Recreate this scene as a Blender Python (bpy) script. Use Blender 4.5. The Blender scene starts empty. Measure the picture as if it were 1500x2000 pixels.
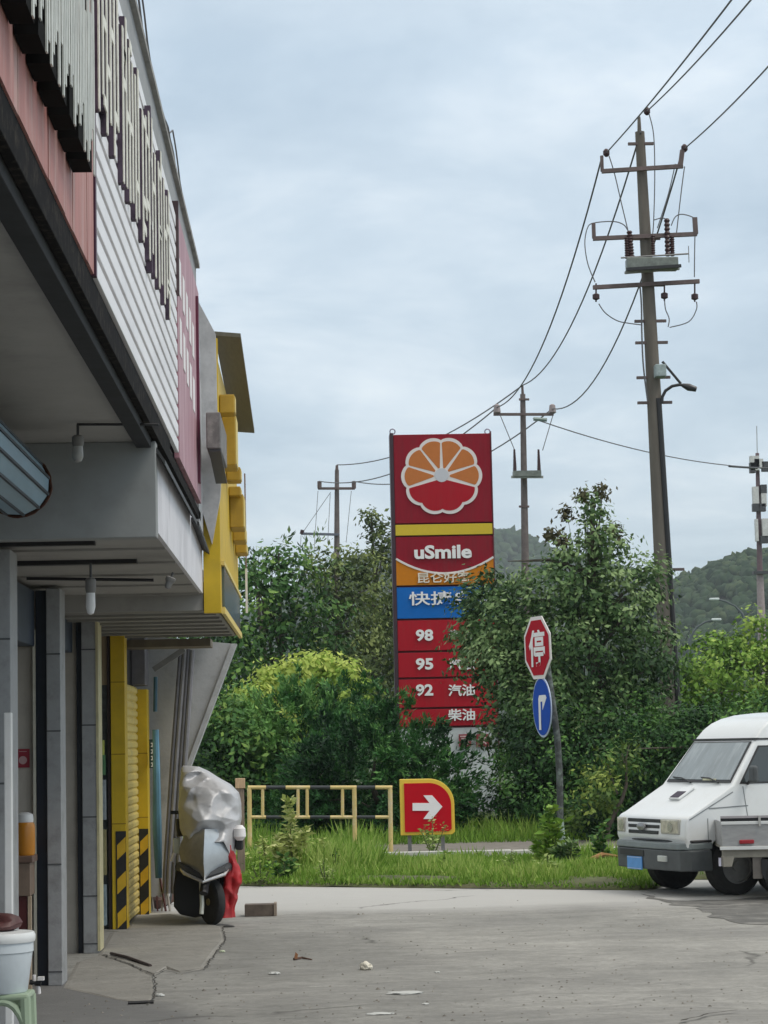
import bpy, bmesh, math, random
import numpy as np
from mathutils import Vector, Matrix, noise

random.seed(7)
rng = np.random.default_rng(11)
scene = bpy.context.scene
C = scene.collection

# ---------------------------------------------------------------- camera
F = 4400.0            # focal length in pixels of the 1500x2000 photograph
EYE = Vector((0.0, 0.0, 1.8))
ROLL = 0.0215
_d = Vector((-135.0, -456.0, -F)).normalized()
_w = Vector((-ROLL, 1.0, -(456 - 135 * ROLL) / F)).normalized()
_w = (_w - _d * _w.dot(_d)).normalized()
_x = _d.cross(_w).normalized()
A = Matrix(((_x.x, _d.x, _w.x), (_x.y, _d.y, _w.y), (_x.z, _d.z, _w.z)))   # world -> camera
camd = bpy.data.cameras.new('camera')
cam = bpy.data.objects.new('camera', camd)
C.objects.link(cam)
camd.sensor_fit = 'VERTICAL'
camd.sensor_height = 36.0
camd.lens = F / 2000.0 * 36.0
camd.clip_start = 0.1
camd.clip_end = 6000
cam.matrix_world = Matrix.Translation(EYE) @ A.transposed().to_4x4()
scene.camera = cam

# ---------------------------------------------------------------- light
SUN_EL, SUN_AZ = math.radians(58), math.radians(118)
world = bpy.data.worlds.new('World')
scene.world = world
world.use_nodes = True
nt = world.node_tree
nt.nodes.clear()
def wn(t, **k):
    n = nt.nodes.new(t)
    for a, b in k.items():
        setattr(n, a, b)
    return n
sky = wn('ShaderNodeTexSky', sky_type='NISHITA')
sky.sun_disc = False
sky.sun_elevation = SUN_EL
sky.sun_rotation = SUN_AZ
tc = wn('ShaderNodeTexCoord')
sp = wn('ShaderNodeSeparateXYZ')
nt.links.new(tc.outputs['Generated'], sp.inputs[0])
def wm(op, a, b=None):
    n = wn('ShaderNodeMath', operation=op)
    for i, v in enumerate((a, b)):
        if v is None: continue
        if isinstance(v, (int, float)): n.inputs[i].default_value = v
        else: nt.links.new(v, n.inputs[i])
    return n.outputs[0]
zz = wm('ADD', wm('MAXIMUM', sp.outputs[2], 0.0), 0.22)
cx = wn('ShaderNodeCombineXYZ')
nt.links.new(wm('DIVIDE', sp.outputs[0], zz), cx.inputs[0])
nt.links.new(wm('DIVIDE', sp.outputs[1], zz), cx.inputs[1])
n1 = wn('ShaderNodeTexNoise'); n1.inputs['Scale'].default_value = 3.0; n1.inputs['Detail'].default_value = 6; n1.inputs['Roughness'].default_value = .56
n1.inputs['Distortion'].default_value = .3
nt.links.new(cx.outputs[0], n1.inputs['Vector'])
cr = wn('ShaderNodeValToRGB')
e = cr.color_ramp.elements
e[0].position = .30; e[0].color = (.47, .575, .665, 1)
e[1].position = .74; e[1].color = (.84, .905, .945, 1)
m = e.new(.50); m.color = (.60, .70, .78, 1)
nt.links.new(n1.outputs['Fac'], cr.inputs[0])
mx = wn('ShaderNodeMix', data_type='RGBA', blend_type='ADD')
mx.inputs[0].default_value = 0.028
nt.links.new(cr.outputs[0], mx.inputs[6])
nt.links.new(sky.outputs[0], mx.inputs[7])
zen = wn('ShaderNodeMapRange'); zen.inputs[1].default_value = .25; zen.inputs[2].default_value = 1; zen.inputs[3].default_value = 1; zen.inputs[4].default_value = 1.6
nt.links.new(sp.outputs[2], zen.inputs[0])
# the cloud deck overhead is whiter than the blue-grey sky low down
wf = wn('ShaderNodeMapRange'); wf.inputs[1].default_value = .30; wf.inputs[2].default_value = .6; wf.inputs[3].default_value = 0; wf.inputs[4].default_value = 1
nt.links.new(sp.outputs[2], wf.inputs[0])
wmx = wn('ShaderNodeMix', data_type='RGBA'); nt.links.new(wf.outputs[0], wmx.inputs[0]); nt.links.new(mx.outputs[2], wmx.inputs[6]); wmx.inputs[7].default_value = (.79, .785, .765, 1)
bg = wn('ShaderNodeBackground')
nt.links.new(wmx.outputs[2], bg.inputs[0])
nt.links.new(zen.outputs[0], bg.inputs[1])
wo = wn('ShaderNodeOutputWorld')
nt.links.new(bg.outputs[0], wo.inputs[0])

sd = bpy.data.lights.new('sun', 'SUN')
sd.energy = 1.5
sd.angle = math.radians(18)
sd.color = (1, .945, .86)
so = bpy.data.objects.new('sun', sd)
C.objects.link(so)
so.location = (10, -10, 40)
sdir = Vector((math.sin(SUN_AZ) * math.cos(SUN_EL), math.cos(SUN_AZ) * math.cos(SUN_EL), math.sin(SUN_EL)))
so.rotation_euler = sdir.to_track_quat('Z', 'Y').to_euler()
scene.view_settings.view_transform = 'Standard'
scene.view_settings.look = 'None'
scene.view_settings.exposure = 0.0
scene.view_settings.gamma = 1.0

# ---------------------------------------------------------------- helpers
_At = A.transposed()
def ray(u, v):
    return _At @ Vector((u - 750.0, 1000.0 - v, -F))
def P(u, v, Y):            # point seen at photograph pixel (u, v), Y metres ahead
    r = ray(u, v)
    return EYE + r * (Y / r.y)
def G(u, v, z=0.0):        # the same on the ground
    r = ray(u, v)
    return EYE + r * ((z - EYE.z) / r.z)
def PX(u, v, X):
    r = ray(u, v)
    return EYE + r * (X / r.x)

def lin(c):
    return tuple(((x / 255.0 / 12.92) if x / 255.0 <= .04045 else ((x / 255.0 + .055) / 1.055) ** 2.4) for x in c)

_mats = {}
def mat(name, col, rough=.6, metal=0., var=.18, scale=6., bump=0., bscale=None, stain=None, stain_amt=.0, stain_scale=2., spec=.5, coord='Object', stretch=(1, 1, 1), coat=0.):
    if name in _mats: return _mats[name]
    m = bpy.data.materials.new(name); m.use_nodes = True
    t = m.node_tree; b = t.nodes['Principled BSDF']
    b.inputs['Roughness'].default_value = rough
    b.inputs['Metallic'].default_value = metal
    b.inputs['Specular IOR Level'].default_value = spec
    if coat: b.inputs['Coat Weight'].default_value = coat
    tcn = t.nodes.new('ShaderNodeTexCoord')
    mp = t.nodes.new('ShaderNodeMapping'); mp.inputs['Scale'].default_value = stretch
    t.links.new(tcn.outputs[coord], mp.inputs[0])
    nz = t.nodes.new('ShaderNodeTexNoise'); nz.inputs['Scale'].default_value = scale; nz.inputs['Detail'].default_value = 8; nz.inputs['Roughness'].default_value = .65
    t.links.new(mp.outputs[0], nz.inputs['Vector'])
    r = t.nodes.new('ShaderNodeValToRGB')
    r.color_ramp.elements[0].position = .3; r.color_ramp.elements[1].position = .7
    r.color_ramp.elements[0].color = tuple(max(0, c * (1 - var)) for c in col) + (1,)
    r.color_ramp.elements[1].color = tuple(min(1, c * (1 + var)) for c in col) + (1,)
    t.links.new(nz.outputs['Fac'], r.inputs[0])
    out = r.outputs[0]
    if stain:
        n2 = t.nodes.new('ShaderNodeTexNoise'); n2.inputs['Scale'].default_value = stain_scale; n2.inputs['Detail'].default_value = 9; n2.inputs['Roughness'].default_value = .72
        t.links.new(mp.outputs[0], n2.inputs['Vector'])
        r2 = t.nodes.new('ShaderNodeValToRGB'); r2.color_ramp.elements[0].position = .5; r2.color_ramp.elements[1].position = .68
        r2.color_ramp.elements[0].color = (0, 0, 0, 1); r2.color_ramp.elements[1].color = (stain_amt,) * 3 + (1,)
        t.links.new(n2.outputs['Fac'], r2.inputs[0])
        mi = t.nodes.new('ShaderNodeMix'); mi.data_type = 'RGBA'
        t.links.new(r2.outputs[0], mi.inputs[0]); t.links.new(out, mi.inputs[6]); mi.inputs[7].default_value = tuple(stain) + (1,)
        out = mi.outputs[2]
    t.links.new(out, b.inputs['Base Color'])
    if bump:
        n3 = t.nodes.new('ShaderNodeTexNoise'); n3.inputs['Scale'].default_value = bscale or scale * 4; n3.inputs['Detail'].default_value = 6
        t.links.new(mp.outputs[0], n3.inputs['Vector'])
        bp = t.nodes.new('ShaderNodeBump'); bp.inputs['Strength'].default_value = bump; bp.inputs['Distance'].default_value = .02
        t.links.new(n3.outputs['Fac'], bp.inputs['Height']); t.links.new(bp.outputs[0], b.inputs['Normal'])
    _mats[name] = m
    return m

class MB:
    """collects shapes, built as one mesh"""
    def __init__(s): s.v = []; s.f = []
    def add(s, vs, fs):
        o = len(s.v); s.v += [tuple(x) for x in vs]; s.f += [tuple(i + o for i in f) for f in fs]; return s
    def box(s, lo, hi, M=None):
        x0, y0, z0 = lo; x1, y1, z1 = hi
        vs = [(x0, y0, z0), (x1, y0, z0), (x1, y1, z0), (x0, y1, z0), (x0, y0, z1), (x1, y0, z1), (x1, y1, z1), (x0, y1, z1)]
        if M: vs = [M @ Vector(q) for q in vs]
        return s.add(vs, [(0, 3, 2, 1), (4, 5, 6, 7), (0, 1, 5, 4), (1, 2, 6, 5), (2, 3, 7, 6), (3, 0, 4, 7)])
    def bar(s, a, b, w, h=None, up=(0, 0, 1)):
        a = Vector(a); b = Vector(b); h = h or w
        d = (b - a).normalized(); upv = Vector(up)
        if abs(d.dot(upv)) > .98: upv = Vector((0, 1, 0))
        r = d.cross(upv).normalized(); q = r.cross(d).normalized()
        vs = []
        for p in (a, b):
            for i, j in ((-1, -1), (1, -1), (1, 1), (-1, 1)):
                vs.append(p + r * (i * w / 2) + q * (j * h / 2))
        return s.add(vs, [(0, 3, 2, 1), (4, 5, 6, 7), (0, 1, 5, 4), (1, 2, 6, 5), (2, 3, 7, 6), (3, 0, 4, 7)])
    def tube(s, pts, r, n=10, caps=True):
        pts = [Vector(p) for p in pts]
        rr = r if isinstance(r, (list, tuple)) else [r] * len(pts)
        vs = []; prev = None
        for i, p in enumerate(pts):
            d = (pts[min(i + 1, len(pts) - 1)] - pts[max(i - 1, 0)]).normalized()
            if prev is None:
                q = Vector((0, 0, 1)) if abs(d.z) < .9 else Vector((1, 0, 0))
                a = d.cross(q).normalized()
            else:
                a = (prev - d * prev.dot(d)).normalized()
            prev = a; b = d.cross(a)
            for k in range(n):
                t = 2 * math.pi * k / n
                vs.append(p + (a * math.cos(t) + b * math.sin(t)) * rr[i])
        fs = []
        for i in range(len(pts) - 1):
            for k in range(n):
                fs.append((i * n + k, i * n + (k + 1) % n, (i + 1) * n + (k + 1) % n, (i + 1) * n + k))
        if caps:
            fs.append(tuple(range(n - 1, -1, -1))); fs.append(tuple((len(pts) - 1) * n + k for k in range(n)))
        return s.add(vs, fs)
    def lathe(s, prof, o=(0, 0, 0), n=20, M=None):
        vs = []
        for r, z in prof:
            for k in range(n):
                t = 2 * math.pi * k / n
                q = Vector((r * math.cos(t), r * math.sin(t), z))
                vs.append((M @ q if M else q) + Vector(o))
        fs = []
        for i in range(len(prof) - 1):
            for k in range(n):
                fs.append((i * n + k, i * n + (k + 1) % n, (i + 1) * n + (k + 1) % n, (i + 1) * n + k))
        fs.append(tuple(range(n - 1, -1, -1))); fs.append(tuple((len(prof) - 1) * n + k for k in range(n)))
        return s.add(vs, fs)
    def prism(s, poly, off):
        """poly: 3D points of a flat polygon; off: vector of its thickness"""
        poly = [Vector(p) for p in poly]; off = Vector(off); n = len(poly)
        return s.add(poly + [p + off for p in poly], [tuple(range(n)), tuple(range(2 * n - 1, n - 1, -1))] + [(i, i + n, (i + 1) % n + n, (i + 1) % n) for i in range(n)])
    def build(s, name, m, parent=None, bevel=0, smooth=False, M=None):
        me = bpy.data.meshes.new(name)
        me.from_pydata(s.v, [], s.f)
        bm = bmesh.new(); bm.from_mesh(me); bmesh.ops.recalc_face_normals(bm, faces=bm.faces); bm.to_mesh(me); bm.free()
        if M is not None: me.transform(M)
        o = bpy.data.objects.new(name, me); C.objects.link(o)
        if m: me.materials.append(m)
        if smooth:
            for p in me.polygons: p.use_smooth = True
            try: me.set_sharp_from_angle(angle=math.radians(35))
            except Exception: pass
        if parent: put(o, parent)
        if bevel:
            b = o.modifiers.new('bevel', 'BEVEL'); b.width = bevel; b.segments = 2; b.limit_method = 'ANGLE'; b.angle_limit = math.radians(40)
        return o

def put(o, parent):
    """parent o; its mesh is in world coordinates, so undo the parent's (unrotated) offset"""
    o.parent = parent
    o.matrix_parent_inverse = Matrix.Identity(4)
    off = Vector((0, 0, 0)); q = parent
    if isinstance(o.data, bpy.types.Mesh) and not o.get('_local'):
        off = world_loc(parent)
        if off.length > 0: o.data.transform(Matrix.Translation(-off))
def world_loc(o):
    v = Vector(o.location)
    if o.parent: v += world_loc(o.parent)
    return v

def tag(o, label=None, cat=None, group=None, kind=None):
    if label: o['label'] = label
    if cat: o['category'] = cat
    if group: o['group'] = group
    if kind: o['kind'] = kind
    return o
def thing(name, label, cat, loc=(0, 0, 0), group=None):
    o = bpy.data.objects.new(name, None); C.objects.link(o); o.location = loc
    o.empty_display_size = .2
    return tag(o, label, cat, group)
def struct(name, mb, m, **k):
    return tag(mb.build(name, m, **k), kind='structure')
def dup(root, loc, label=None, group=None, rotz=None):
    r = root.copy(); C.objects.link(r); r.location = loc
    if rotz is not None: r.rotation_euler = (0, 0, rotz)
    if label: r['label'] = label
    if group: r['group'] = group
    for ch in list(root.children):
        c = ch.copy(); C.objects.link(c); c.parent = r
        for g in list(ch.children):
            d = g.copy(); C.objects.link(d); d.parent = c
    return r

def text(name, body, org, right, up, h, m, parent, bold=.02, depth=.02, width=None):
    """writing as a mesh: centred on org, h = height of its box; right/up are unit vectors"""
    cu = bpy.data.curves.new(name, 'FONT'); cu.body = body; cu.size = 1; cu.offset = bold; cu.extrude = .5
    cu.resolution_u = 3
    to = bpy.data.objects.new(name, cu); C.objects.link(to)
    dg = bpy.context.evaluated_depsgraph_get(); dg.update()
    me = bpy.data.meshes.new_from_object(to.evaluated_get(dg))
    bpy.data.objects.remove(to)
    co = np.empty(len(me.vertices) * 3); me.vertices.foreach_get('co', co); co = co.reshape(-1, 3)
    lo = co.min(0); hi = co.max(0)
    s = h / (hi[1] - lo[1]); sx = s if width is None else width / (hi[0] - lo[0])
    right = Vector(right).normalized(); up = Vector(up).normalized(); n = right.cross(up)
    org = Vector(org)
    R = np.array(right); U = np.array(up); N = np.array(n)
    out = np.array(org) + np.outer((co[:, 0] - (lo[0] + hi[0]) / 2) * sx, R) + np.outer((co[:, 1] - (lo[1] + hi[1]) / 2) * s, U) + np.outer((co[:, 2] + .5) * depth, N)
    me.vertices.foreach_set('co', out.ravel()); me.update()
    me.materials.clear(); me.materials.append(m)
    o = bpy.data.objects.new(name, me); C.objects.link(o)
    if parent: put(o, parent)
    return o

def sag(a, b, s, n=14):
    a = Vector(a); b = Vector(b)
    return [a.lerp(b, i / n) - Vector((0, 0, s * 4 * (i / n) * (1 - i / n))) for i in range(n + 1)]
XR, ZU = Vector((1, 0, 0)), Vector((0, 0, 1))

# ---------------------------------------------------------------- materials
concrete_road = None
M_black = mat('black_metal', (.015, .015, .017), .5)
M_dark = mat('dark_grey_metal', (.045, .047, .05), .55)
M_grey = mat('grey_metal', (.22, .22, .22), .5, metal=.4)
M_conc = mat('pole_concrete', (.145, .128, .108), .9, var=.2, scale=3, stretch=(1, 1, .2), stain=(.1, .085, .07), stain_amt=.6, bump=.2)
M_rustpole = mat('brownish_steel', (.13, .095, .09), .7, var=.25)
M_wire = mat('cable_rubber', (.12, .12, .13), .7)
M_ins = mat('brown_porcelain', (.05, .024, .026), .4, spec=.3)
M_white = mat('white_paint', (.74, .75, .75), .45, var=.05, stain=(.4, .38, .34), stain_amt=.25)
M_letterwhite = mat('letter_white', (.82, .80, .80), .5, var=.04)
M_yellow = mat('yellow_panel', (.62, .42, .012), .5, var=.10, stain=(.4, .27, .03), stain_amt=.35)
M_yellow_pale = mat('pale_yellow_paint', (.70, .55, .16), .55, var=.1, stain=(.5, .42, .25), stain_amt=.5, stain_scale=8)
M_tile = mat('grey_wall_tile', (.33, .34, .35), .5, var=.08, scale=12, stain=(.17, .17, .165), stain_amt=.6, stain_scale=4, bump=.08)
M_plaster = mat('beige_plaster', (.50, .47, .42), .9, var=.08, stain=(.33, .31, .28), stain_amt=.5, bump=.1)
M_soffit = mat('soffit_panel', (.36, .35, .33), .8, var=.08, scale=2, stain=(.2, .19, .18), stain_amt=.5, stain_scale=1.2)
M_greywall = mat('grey_render', (.33, .345, .36), .85, var=.1, stain=(.17, .175, .18), stain_amt=.7, stain_scale=3, bump=.15)
# ================================================================ GROUND
def road_material():
    m = bpy.data.materials.new('worn_concrete'); m.use_nodes = True
    t = m.node_tree; b = t.nodes['Principled BSDF']; b.inputs['Roughness'].default_value = .85
    N = t.nodes.new; L = t.links.new
    tcn = N('ShaderNodeTexCoord')
    def nz(scale, detail=8, rough=.6, stretch=(1, 1, 1), dist=0):
        mp = N('ShaderNodeMapping'); mp.inputs['Scale'].default_value = stretch; L(tcn.outputs['Object'], mp.inputs[0])
        n = N('ShaderNodeTexNoise'); n.inputs['Scale'].default_value = scale; n.inputs['Detail'].default_value = detail; n.inputs['Roughness'].default_value = rough; n.inputs['Distortion'].default_value = dist
        L(mp.outputs[0], n.inputs['Vector']); return n.outputs['Fac']
    def ramp(i, a, bb, ca, cb):
        r = N('ShaderNodeValToRGB'); r.color_ramp.elements[0].position = a; r.color_ramp.elements[1].position = bb
        r.color_ramp.elements[0].color = (*ca, 1); r.color_ramp.elements[1].color = (*cb, 1); L(i, r.inputs[0]); return r.outputs[0]
    def mixc(f, a, c, bt='MIX'):
        x = N('ShaderNodeMix'); x.data_type = 'RGBA'; x.blend_type = bt
        if isinstance(f, float): x.inputs[0].default_value = f
        else: L(f, x.inputs[0])
        for i, q in ((6, a), (7, c)):
            if isinstance(q, tuple): x.inputs[i].default_value = (*q, 1)
            else: L(q, x.inputs[i])
        return x.outputs[2]
    def mth(op, a, c):
        x = N('ShaderNodeMath'); x.operation = op
        for i, q in enumerate((a, c)):
            if isinstance(q, (int, float)): x.inputs[i].default_value = q
            else: L(q, x.inputs[i])
        return x.outputs[0]
    base = ramp(nz(.5, 9, .62, (1, .55, 1)), .35, .68, (.215, .212, .20), (.335, .328, .308))
    fine = ramp(nz(14, 8, .8), .3, .7, (.74, .74, .73), (1.2, 1.2, 1.19))
    c = mixc(1.0, base, fine, 'MULTIPLY')
    # patches of different pours, scuffs and tyre-worn bands
    c = mixc(1.0, c, ramp(nz(2.2, 7, .7, (.7, 1.3, 1), 1.2), .36, .66, (.80, .80, .79), (1.14, 1.14, 1.13)), 'MULTIPLY')
    c = mixc(ramp(nz(.9, 8, .75, (.16, 2.4, 1), .4), .60, .72, (0, 0, 0), (.55, .55, .55)), c, (.42, .415, .395))
    # big damp-looking, darker worn streaks
    st = ramp(nz(.35, 9, .7, (.55, 1.6, 1), .6), .52, .66, (0, 0, 0), (.55, .55, .55))
    c = mixc(st, c, (.15, .147, .14))
    sep = N('ShaderNodeSeparateXYZ'); L(tcn.outputs['Object'], sep.inputs[0])
    # newer pale slab at the far end
    ed = mth('ADD', sep.outputs[1], mth('MULTIPLY', mth('SUBTRACT', nz(.8, 6, .6, (.6, 1, 1)), .5), 2.2))
    fa = ramp(mth('MULTIPLY', mth('SUBTRACT', ed, 24.2), .9), .0, 1.0, (0, 0, 0), (.85, .85, .85))
    c = mixc(fa, c, (.43, .425, .408))
    # asphalt apron nearest the shops
    na = mth('SUBTRACT', mth('ADD', mth('MULTIPLY', sep.outputs[1], -.42), 6.25), mth('ADD', sep.outputs[0], mth('MULTIPLY', nz(.9, 6, .7), .8)))
    fb = ramp(na, .0, .3, (0, 0, 0), (.75, .75, .75))
    c = mixc(fb, c, (.13, .13, .13))
    # cracks
    wp = N('ShaderNodeTexNoise'); wp.inputs['Scale'].default_value = 1.3; wp.inputs['Detail'].default_value = 5; L(tcn.outputs['Object'], wp.inputs['Vector'])
    wv = N('ShaderNodeMix'); wv.data_type = 'RGBA'; wv.inputs[0].default_value = .45; L(tcn.outputs['Object'], wv.inputs[6]); L(wp.outputs['Color'], wv.inputs[7])
    vo = N('ShaderNodeTexVoronoi'); vo.feature = 'DISTANCE_TO_EDGE'; vo.inputs['Scale'].default_value = .55; L(wv.outputs[2], vo.inputs['Vector'])
    ck = ramp(vo.outputs['Distance'], .0, .012, (.9, .9, .9), (0, 0, 0))
    ckm = mixc(ramp(nz(.3, 3), .56, .60, (0, 0, 0), (1, 1, 1)), (0., 0., 0.), ck)
    c = mixc(ckm, c, (.07, .068, .06))
    # small specks and grit
    sk = ramp(nz(60, 3, .6), .69, .74, (0, 0, 0), (.6, .6, .6))
    c = mixc(sk, c, (.5, .49, .45))
    L(c, b.inputs['Base Color'])
    bp = N('ShaderNodeBump'); bp.inputs['Strength'].default_value = .35; bp.inputs['Distance'].default_value = .02
    L(nz(9, 10, .75), bp.inputs['Height']); L(bp.outputs[0], b.inputs['Normal'])
    return m
M_road = road_material()
M_soil = mat('verge_soil', (.075, .085, .035), 1, var=.5, scale=3, stain=(.12, .10, .06), stain_amt=.7, bump=.5)
M_ground = mat('open_ground', (.05, .075, .03), 1, var=.4, scale=.3)
M_farroad = mat('old_asphalt', (.17, .155, .135), .95, var=.2, scale=4, stain=(.25, .23, .19), stain_amt=.5)
M_kerb = mat('painted_kerb_stone', (.62, .61, .57), .9, var=.15, scale=5, stain=(.16, .17, .12), stain_amt=.8, stain_scale=5)

def sheet(name, pts, z, m, th=.0):
    mb = MB(); mb.add([(p[0], p[1], z) for p in pts], [tuple(range(len(pts)))])
    return struct(name, mb, m)
sheet('ground', [(-3000, -200), (3000, -200), (3000, 5000), (-3000, 5000)], -.03, M_ground)
e0 = G(470, 1731); e1 = G(1240, 1737); e2 = G(1500, 1742)
def vy(x):      # front edge of the verge: it steps back behind the parked van
    t = min(max((x - e0.x) / (e2.x - e0.x), -1), 1.3); k = min(max((x - e1.x - .05) / .9, 0), 1)
    return e0.y + (e2.y - e0.y) * t + 2.3 * k * k * (3 - 2 * k)
ee = [-9 + 54 * i / 240 for i in range(241)]
sheet('road', [(-9, -6), (45, -6)] + [(x, vy(x) + .03) for x in reversed(ee)], 0.0, M_road)
k0 = G(600, 1688).y
# raised verge with a slightly uneven front edge
mb = MB(); vs = []; nx = 240
for j, yy in enumerate((0, .06, .3, 1.2, 3, k0 - e0.y)):
    for i in range(nx + 1):
        x = -9 + 54 * i / nx
        y0 = vy(x); yy = (0, .06, .3, 1.0, 1.9, k0 - y0)[j]
        z = (0.004, .045, .07, .09, .08, .03)[j] + .02 * noise.noise(Vector((x * 1.7, j * 3.1, 0)))
        vs.append((x, y0 + yy + (.04 * noise.noise(Vector((x * 3, 0, 5))) if j < 2 else 0), z))
fs = [(j * (nx + 1) + i, j * (nx + 1) + i + 1, (j + 1) * (nx + 1) + i + 1, (j + 1) * (nx + 1) + i) for j in range(5) for i in range(nx)]
mb.add(vs, fs); struct('verge', mb, M_soil, smooth=True)
mb = MB()
x = -3.0
while x < 20:
    mb.box((x, k0, -.02), (x + .98, k0 + .16, .15 + random.uniform(-.012, .012))); x += 1.0
struct('kerb', mb, M_kerb, bevel=.012)
sheet('road', [(-40, k0 + .16), (60, k0 + .16), (60, k0 + 8), (-40, k0 + 8)], -.012, M_farroad)
# a broken ramp slab and an apron in front of the shops
def slab(name, px, z, label, mm):
    pts = [G(u, v) for u, v in px]
    mb = MB(); n = len(pts); c = sum(pts, Vector()) / n
    vs = [(p.x, p.y, .001) for p in pts] + [(c.x + (p.x - c.x) * .93, c.y + (p.y - c.y) * .97, z + .01 * noise.noise(p * 3)) for p in pts]
    mb.add(vs, [tuple(range(n, 2 * n))] + [(i, (i + 1) % n, (i + 1) % n + n, i + n) for i in range(n)])
    o = mb.build(name, mm); tag(o, kind='structure'); return o
M_slab = mat('ramp_concrete', (.26, .25, .225), .92, var=.25, scale=5, stain=(.17, .165, .15), stain_amt=.7, stain_scale=2.5, bump=.4)
def crack(px, w, seedn):
    pts = [G(u, v) for u, v in px]; out = []
    for a, b in zip(pts, pts[1:]):
        n = max(2, int((b - a).length / .05)); out += [a.lerp(b, i / n) for i in range(n)]
    out.append(pts[-1]); L_ = []; R_ = []
    for i, p in enumerate(out):
        d = (out[min(i + 1, len(out) - 1)] - out[max(i - 1, 0)]).normalized(); s = Vector((-d.y, d.x, 0))
        q = noise.noise(Vector((i * .31, seedn, 0))); ww = w * (.6 + .9 * abs(noise.noise(Vector((i * .5, seedn, 4))) * 2))
        c = p + s * q * .035; L_.append((c.x + s.x * ww, c.y + s.y * ww, .019)); R_.append((c.x - s.x * ww, c.y - s.y * ww, .019))
    n = len(L_); mb = MB(); mb.add(L_ + R_, [(i, i + 1, n + i + 1, n + i) for i in range(n - 1)])
    struct('pavement_crack', mb, mat('crack_dirt', (.045, .04, .033), 1, var=.4, scale=20))
crack([(200, 1868), (250, 1885), (300, 1908), (326, 1895), (352, 1902), (400, 1895)], .008, 1)
crack([(300, 1908), (304, 1930), (300, 1955), (290, 1963)], .007, 2)
crack([(400, 1895), (422, 1864), (441, 1838), (434, 1812)], .007, 3)
crack([(1330, 1999), (1385, 1985), (1440, 1978)], .012, 4)
slab('concrete_ramp', [(190, 1868), (300, 1906), (326, 1893), (352, 1900), (398, 1893), (420, 1862), (441, 1838), (433, 1812), (405, 1800), (330, 1786), (262, 1790), (246, 1818), (215, 1822)], .013, '', M_slab)
slab('concrete_apron', [(124, 1930), (150, 1880), (194, 1866), (250, 1882), (298, 1908), (306, 1928), (300, 1950), (292, 1962), (225, 1952)], .009, '', M_slab)

pp_ = [(1240, 1746), (1300, 1757), (1345, 1760), (1420, 1757), (1500, 1752), (1620, 1755), (1640, 1800), (1520, 1812), (1440, 1800), (1395, 1792), (1360, 1772), (1325, 1768), (1290, 1764)]
q_ = []
for i in range(len(pp_)):
    a, b = G(*pp_[i]), G(*pp_[(i + 1) % len(pp_)])
    for k in range(8):
        c = a.lerp(b, k / 8); q_.append((c.x + .22 * noise.noise(c * 2.3), c.y + .22 * noise.noise(c * 2.3 + Vector((9, 9, 9)))))
sheet('asphalt_patch', q_, .004, mat('worn_asphalt_patch', (.12, .118, .11), .95, var=.4, scale=3, stain=(.27, .26, .24), stain_amt=.7, stain_scale=1.5, bump=.4))

# ================================================================ SHOP BUILDING
XF, XW = -.92, -1.9
bld = thing('shop_building', 'long low grey shop building with deep overhanging canopy on the left', 'building', (0, 0, 0))
def part(name, mb, m, parent=bld, **k): return mb.build(name, m, parent=parent, **k)
XB = -6.5
YE = 25.6
# masses
mb = MB().box((XB - .2, 3.0, 0), (XB, YE, 5.4)); part('back_wall', mb, M_greywall)
mb = MB().box((XB, 3.0, 3.72), (-1.05, 19.05, 3.9)).box((XB, 19.05, 3.2), (-1.05, YE, 3.4)); part('roof_slab', mb, M_greywall)
mb = MB().box((-1.05, 3.0, 3.74), (XF - .02, 18.95, 5.87)); part('parapet_wall', mb, M_greywall)
mb = MB().box((XF - .12, 3.0, 3.60), (XF - .031, 13.46, 3.72)); part('soffit_beam', mb, mat('charcoal_beam', (.035, .037, .04), .8, spec=.2), bevel=.004)
mb = MB().box((-1.12, 3.0, 5.87), (XF + .012, 18.95, 5.91)); part('coping', mb, mat('coping_concrete', (.30, .30, .29), .9, stain=(.14, .14, .13), stain_amt=.6))
mb = MB().box((XB, 3.0, 3.64), (XF - .12, 13.46, 3.70)); part('soffit', mb, M_soffit)
mb = MB().box((XF - .03, 3.0, 3.655), (XF + .012, 14.6, 3.80)).box((XF - .03, 14.6, 3.66), (XF + .01, 18.6, 3.74)); part('edge_beam', mb, mat('black_edge_trim', (.010, .010, .011), .9, spec=.1, stain=(.07, .06, .05), stain_amt=.6, stain_scale=14), bevel=.004)
# thin cable and trim under the big soffit
mb = MB().tube([P(150, 829, 12.6), P(310, 829, 12.6)], .008, 6).tube([P(52, 1130, 15.5), P(300, 1133, 15.5)], .012, 6); part('cable', mb, M_black)
# lower canopy (box seen end-on) Y 13.46 -> 19.05
mb = MB().box((XB, 13.46, 3.06), (XF - .004, 13.60, 3.64)); part('canopy_front', mb, mat('canopy_panel_grey', (.27, .285, .285), .7, var=.05, scale=3, stain=(.2, .205, .2), stain_amt=.5), bevel=.006)
mb = MB().box((XB, 13.60, 3.10), (XF - .004, 19.05, 3.16)); 
for y in (14.6, 15.7, 16.8, 17.9, 18.95): mb.box((-2.6, y, 3.085), (XF - .03, y + .05, 3.10))
part('canopy_underside', mb, M_soffit)
part('ceiling_slot', MB().box((-2.6, 14.05, 3.075), (-1.35, 14.12, 3.0995)), M_black)
part('ceiling_slot', MB().box((-2.35, 15.45, 3.07), (-1.2, 15.55, 3.0995)), M_black)
mb = MB().box((XF - .03, 13.60, 3.098), (XF - .003, 19.05, 3.60)); part('canopy_side', mb, mat('canopy_side_white', (.68, .68, .72), .6, var=.06, stain=(.33, .33, .36), stain_amt=.6, stretch=(1, 1, .4)))
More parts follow.
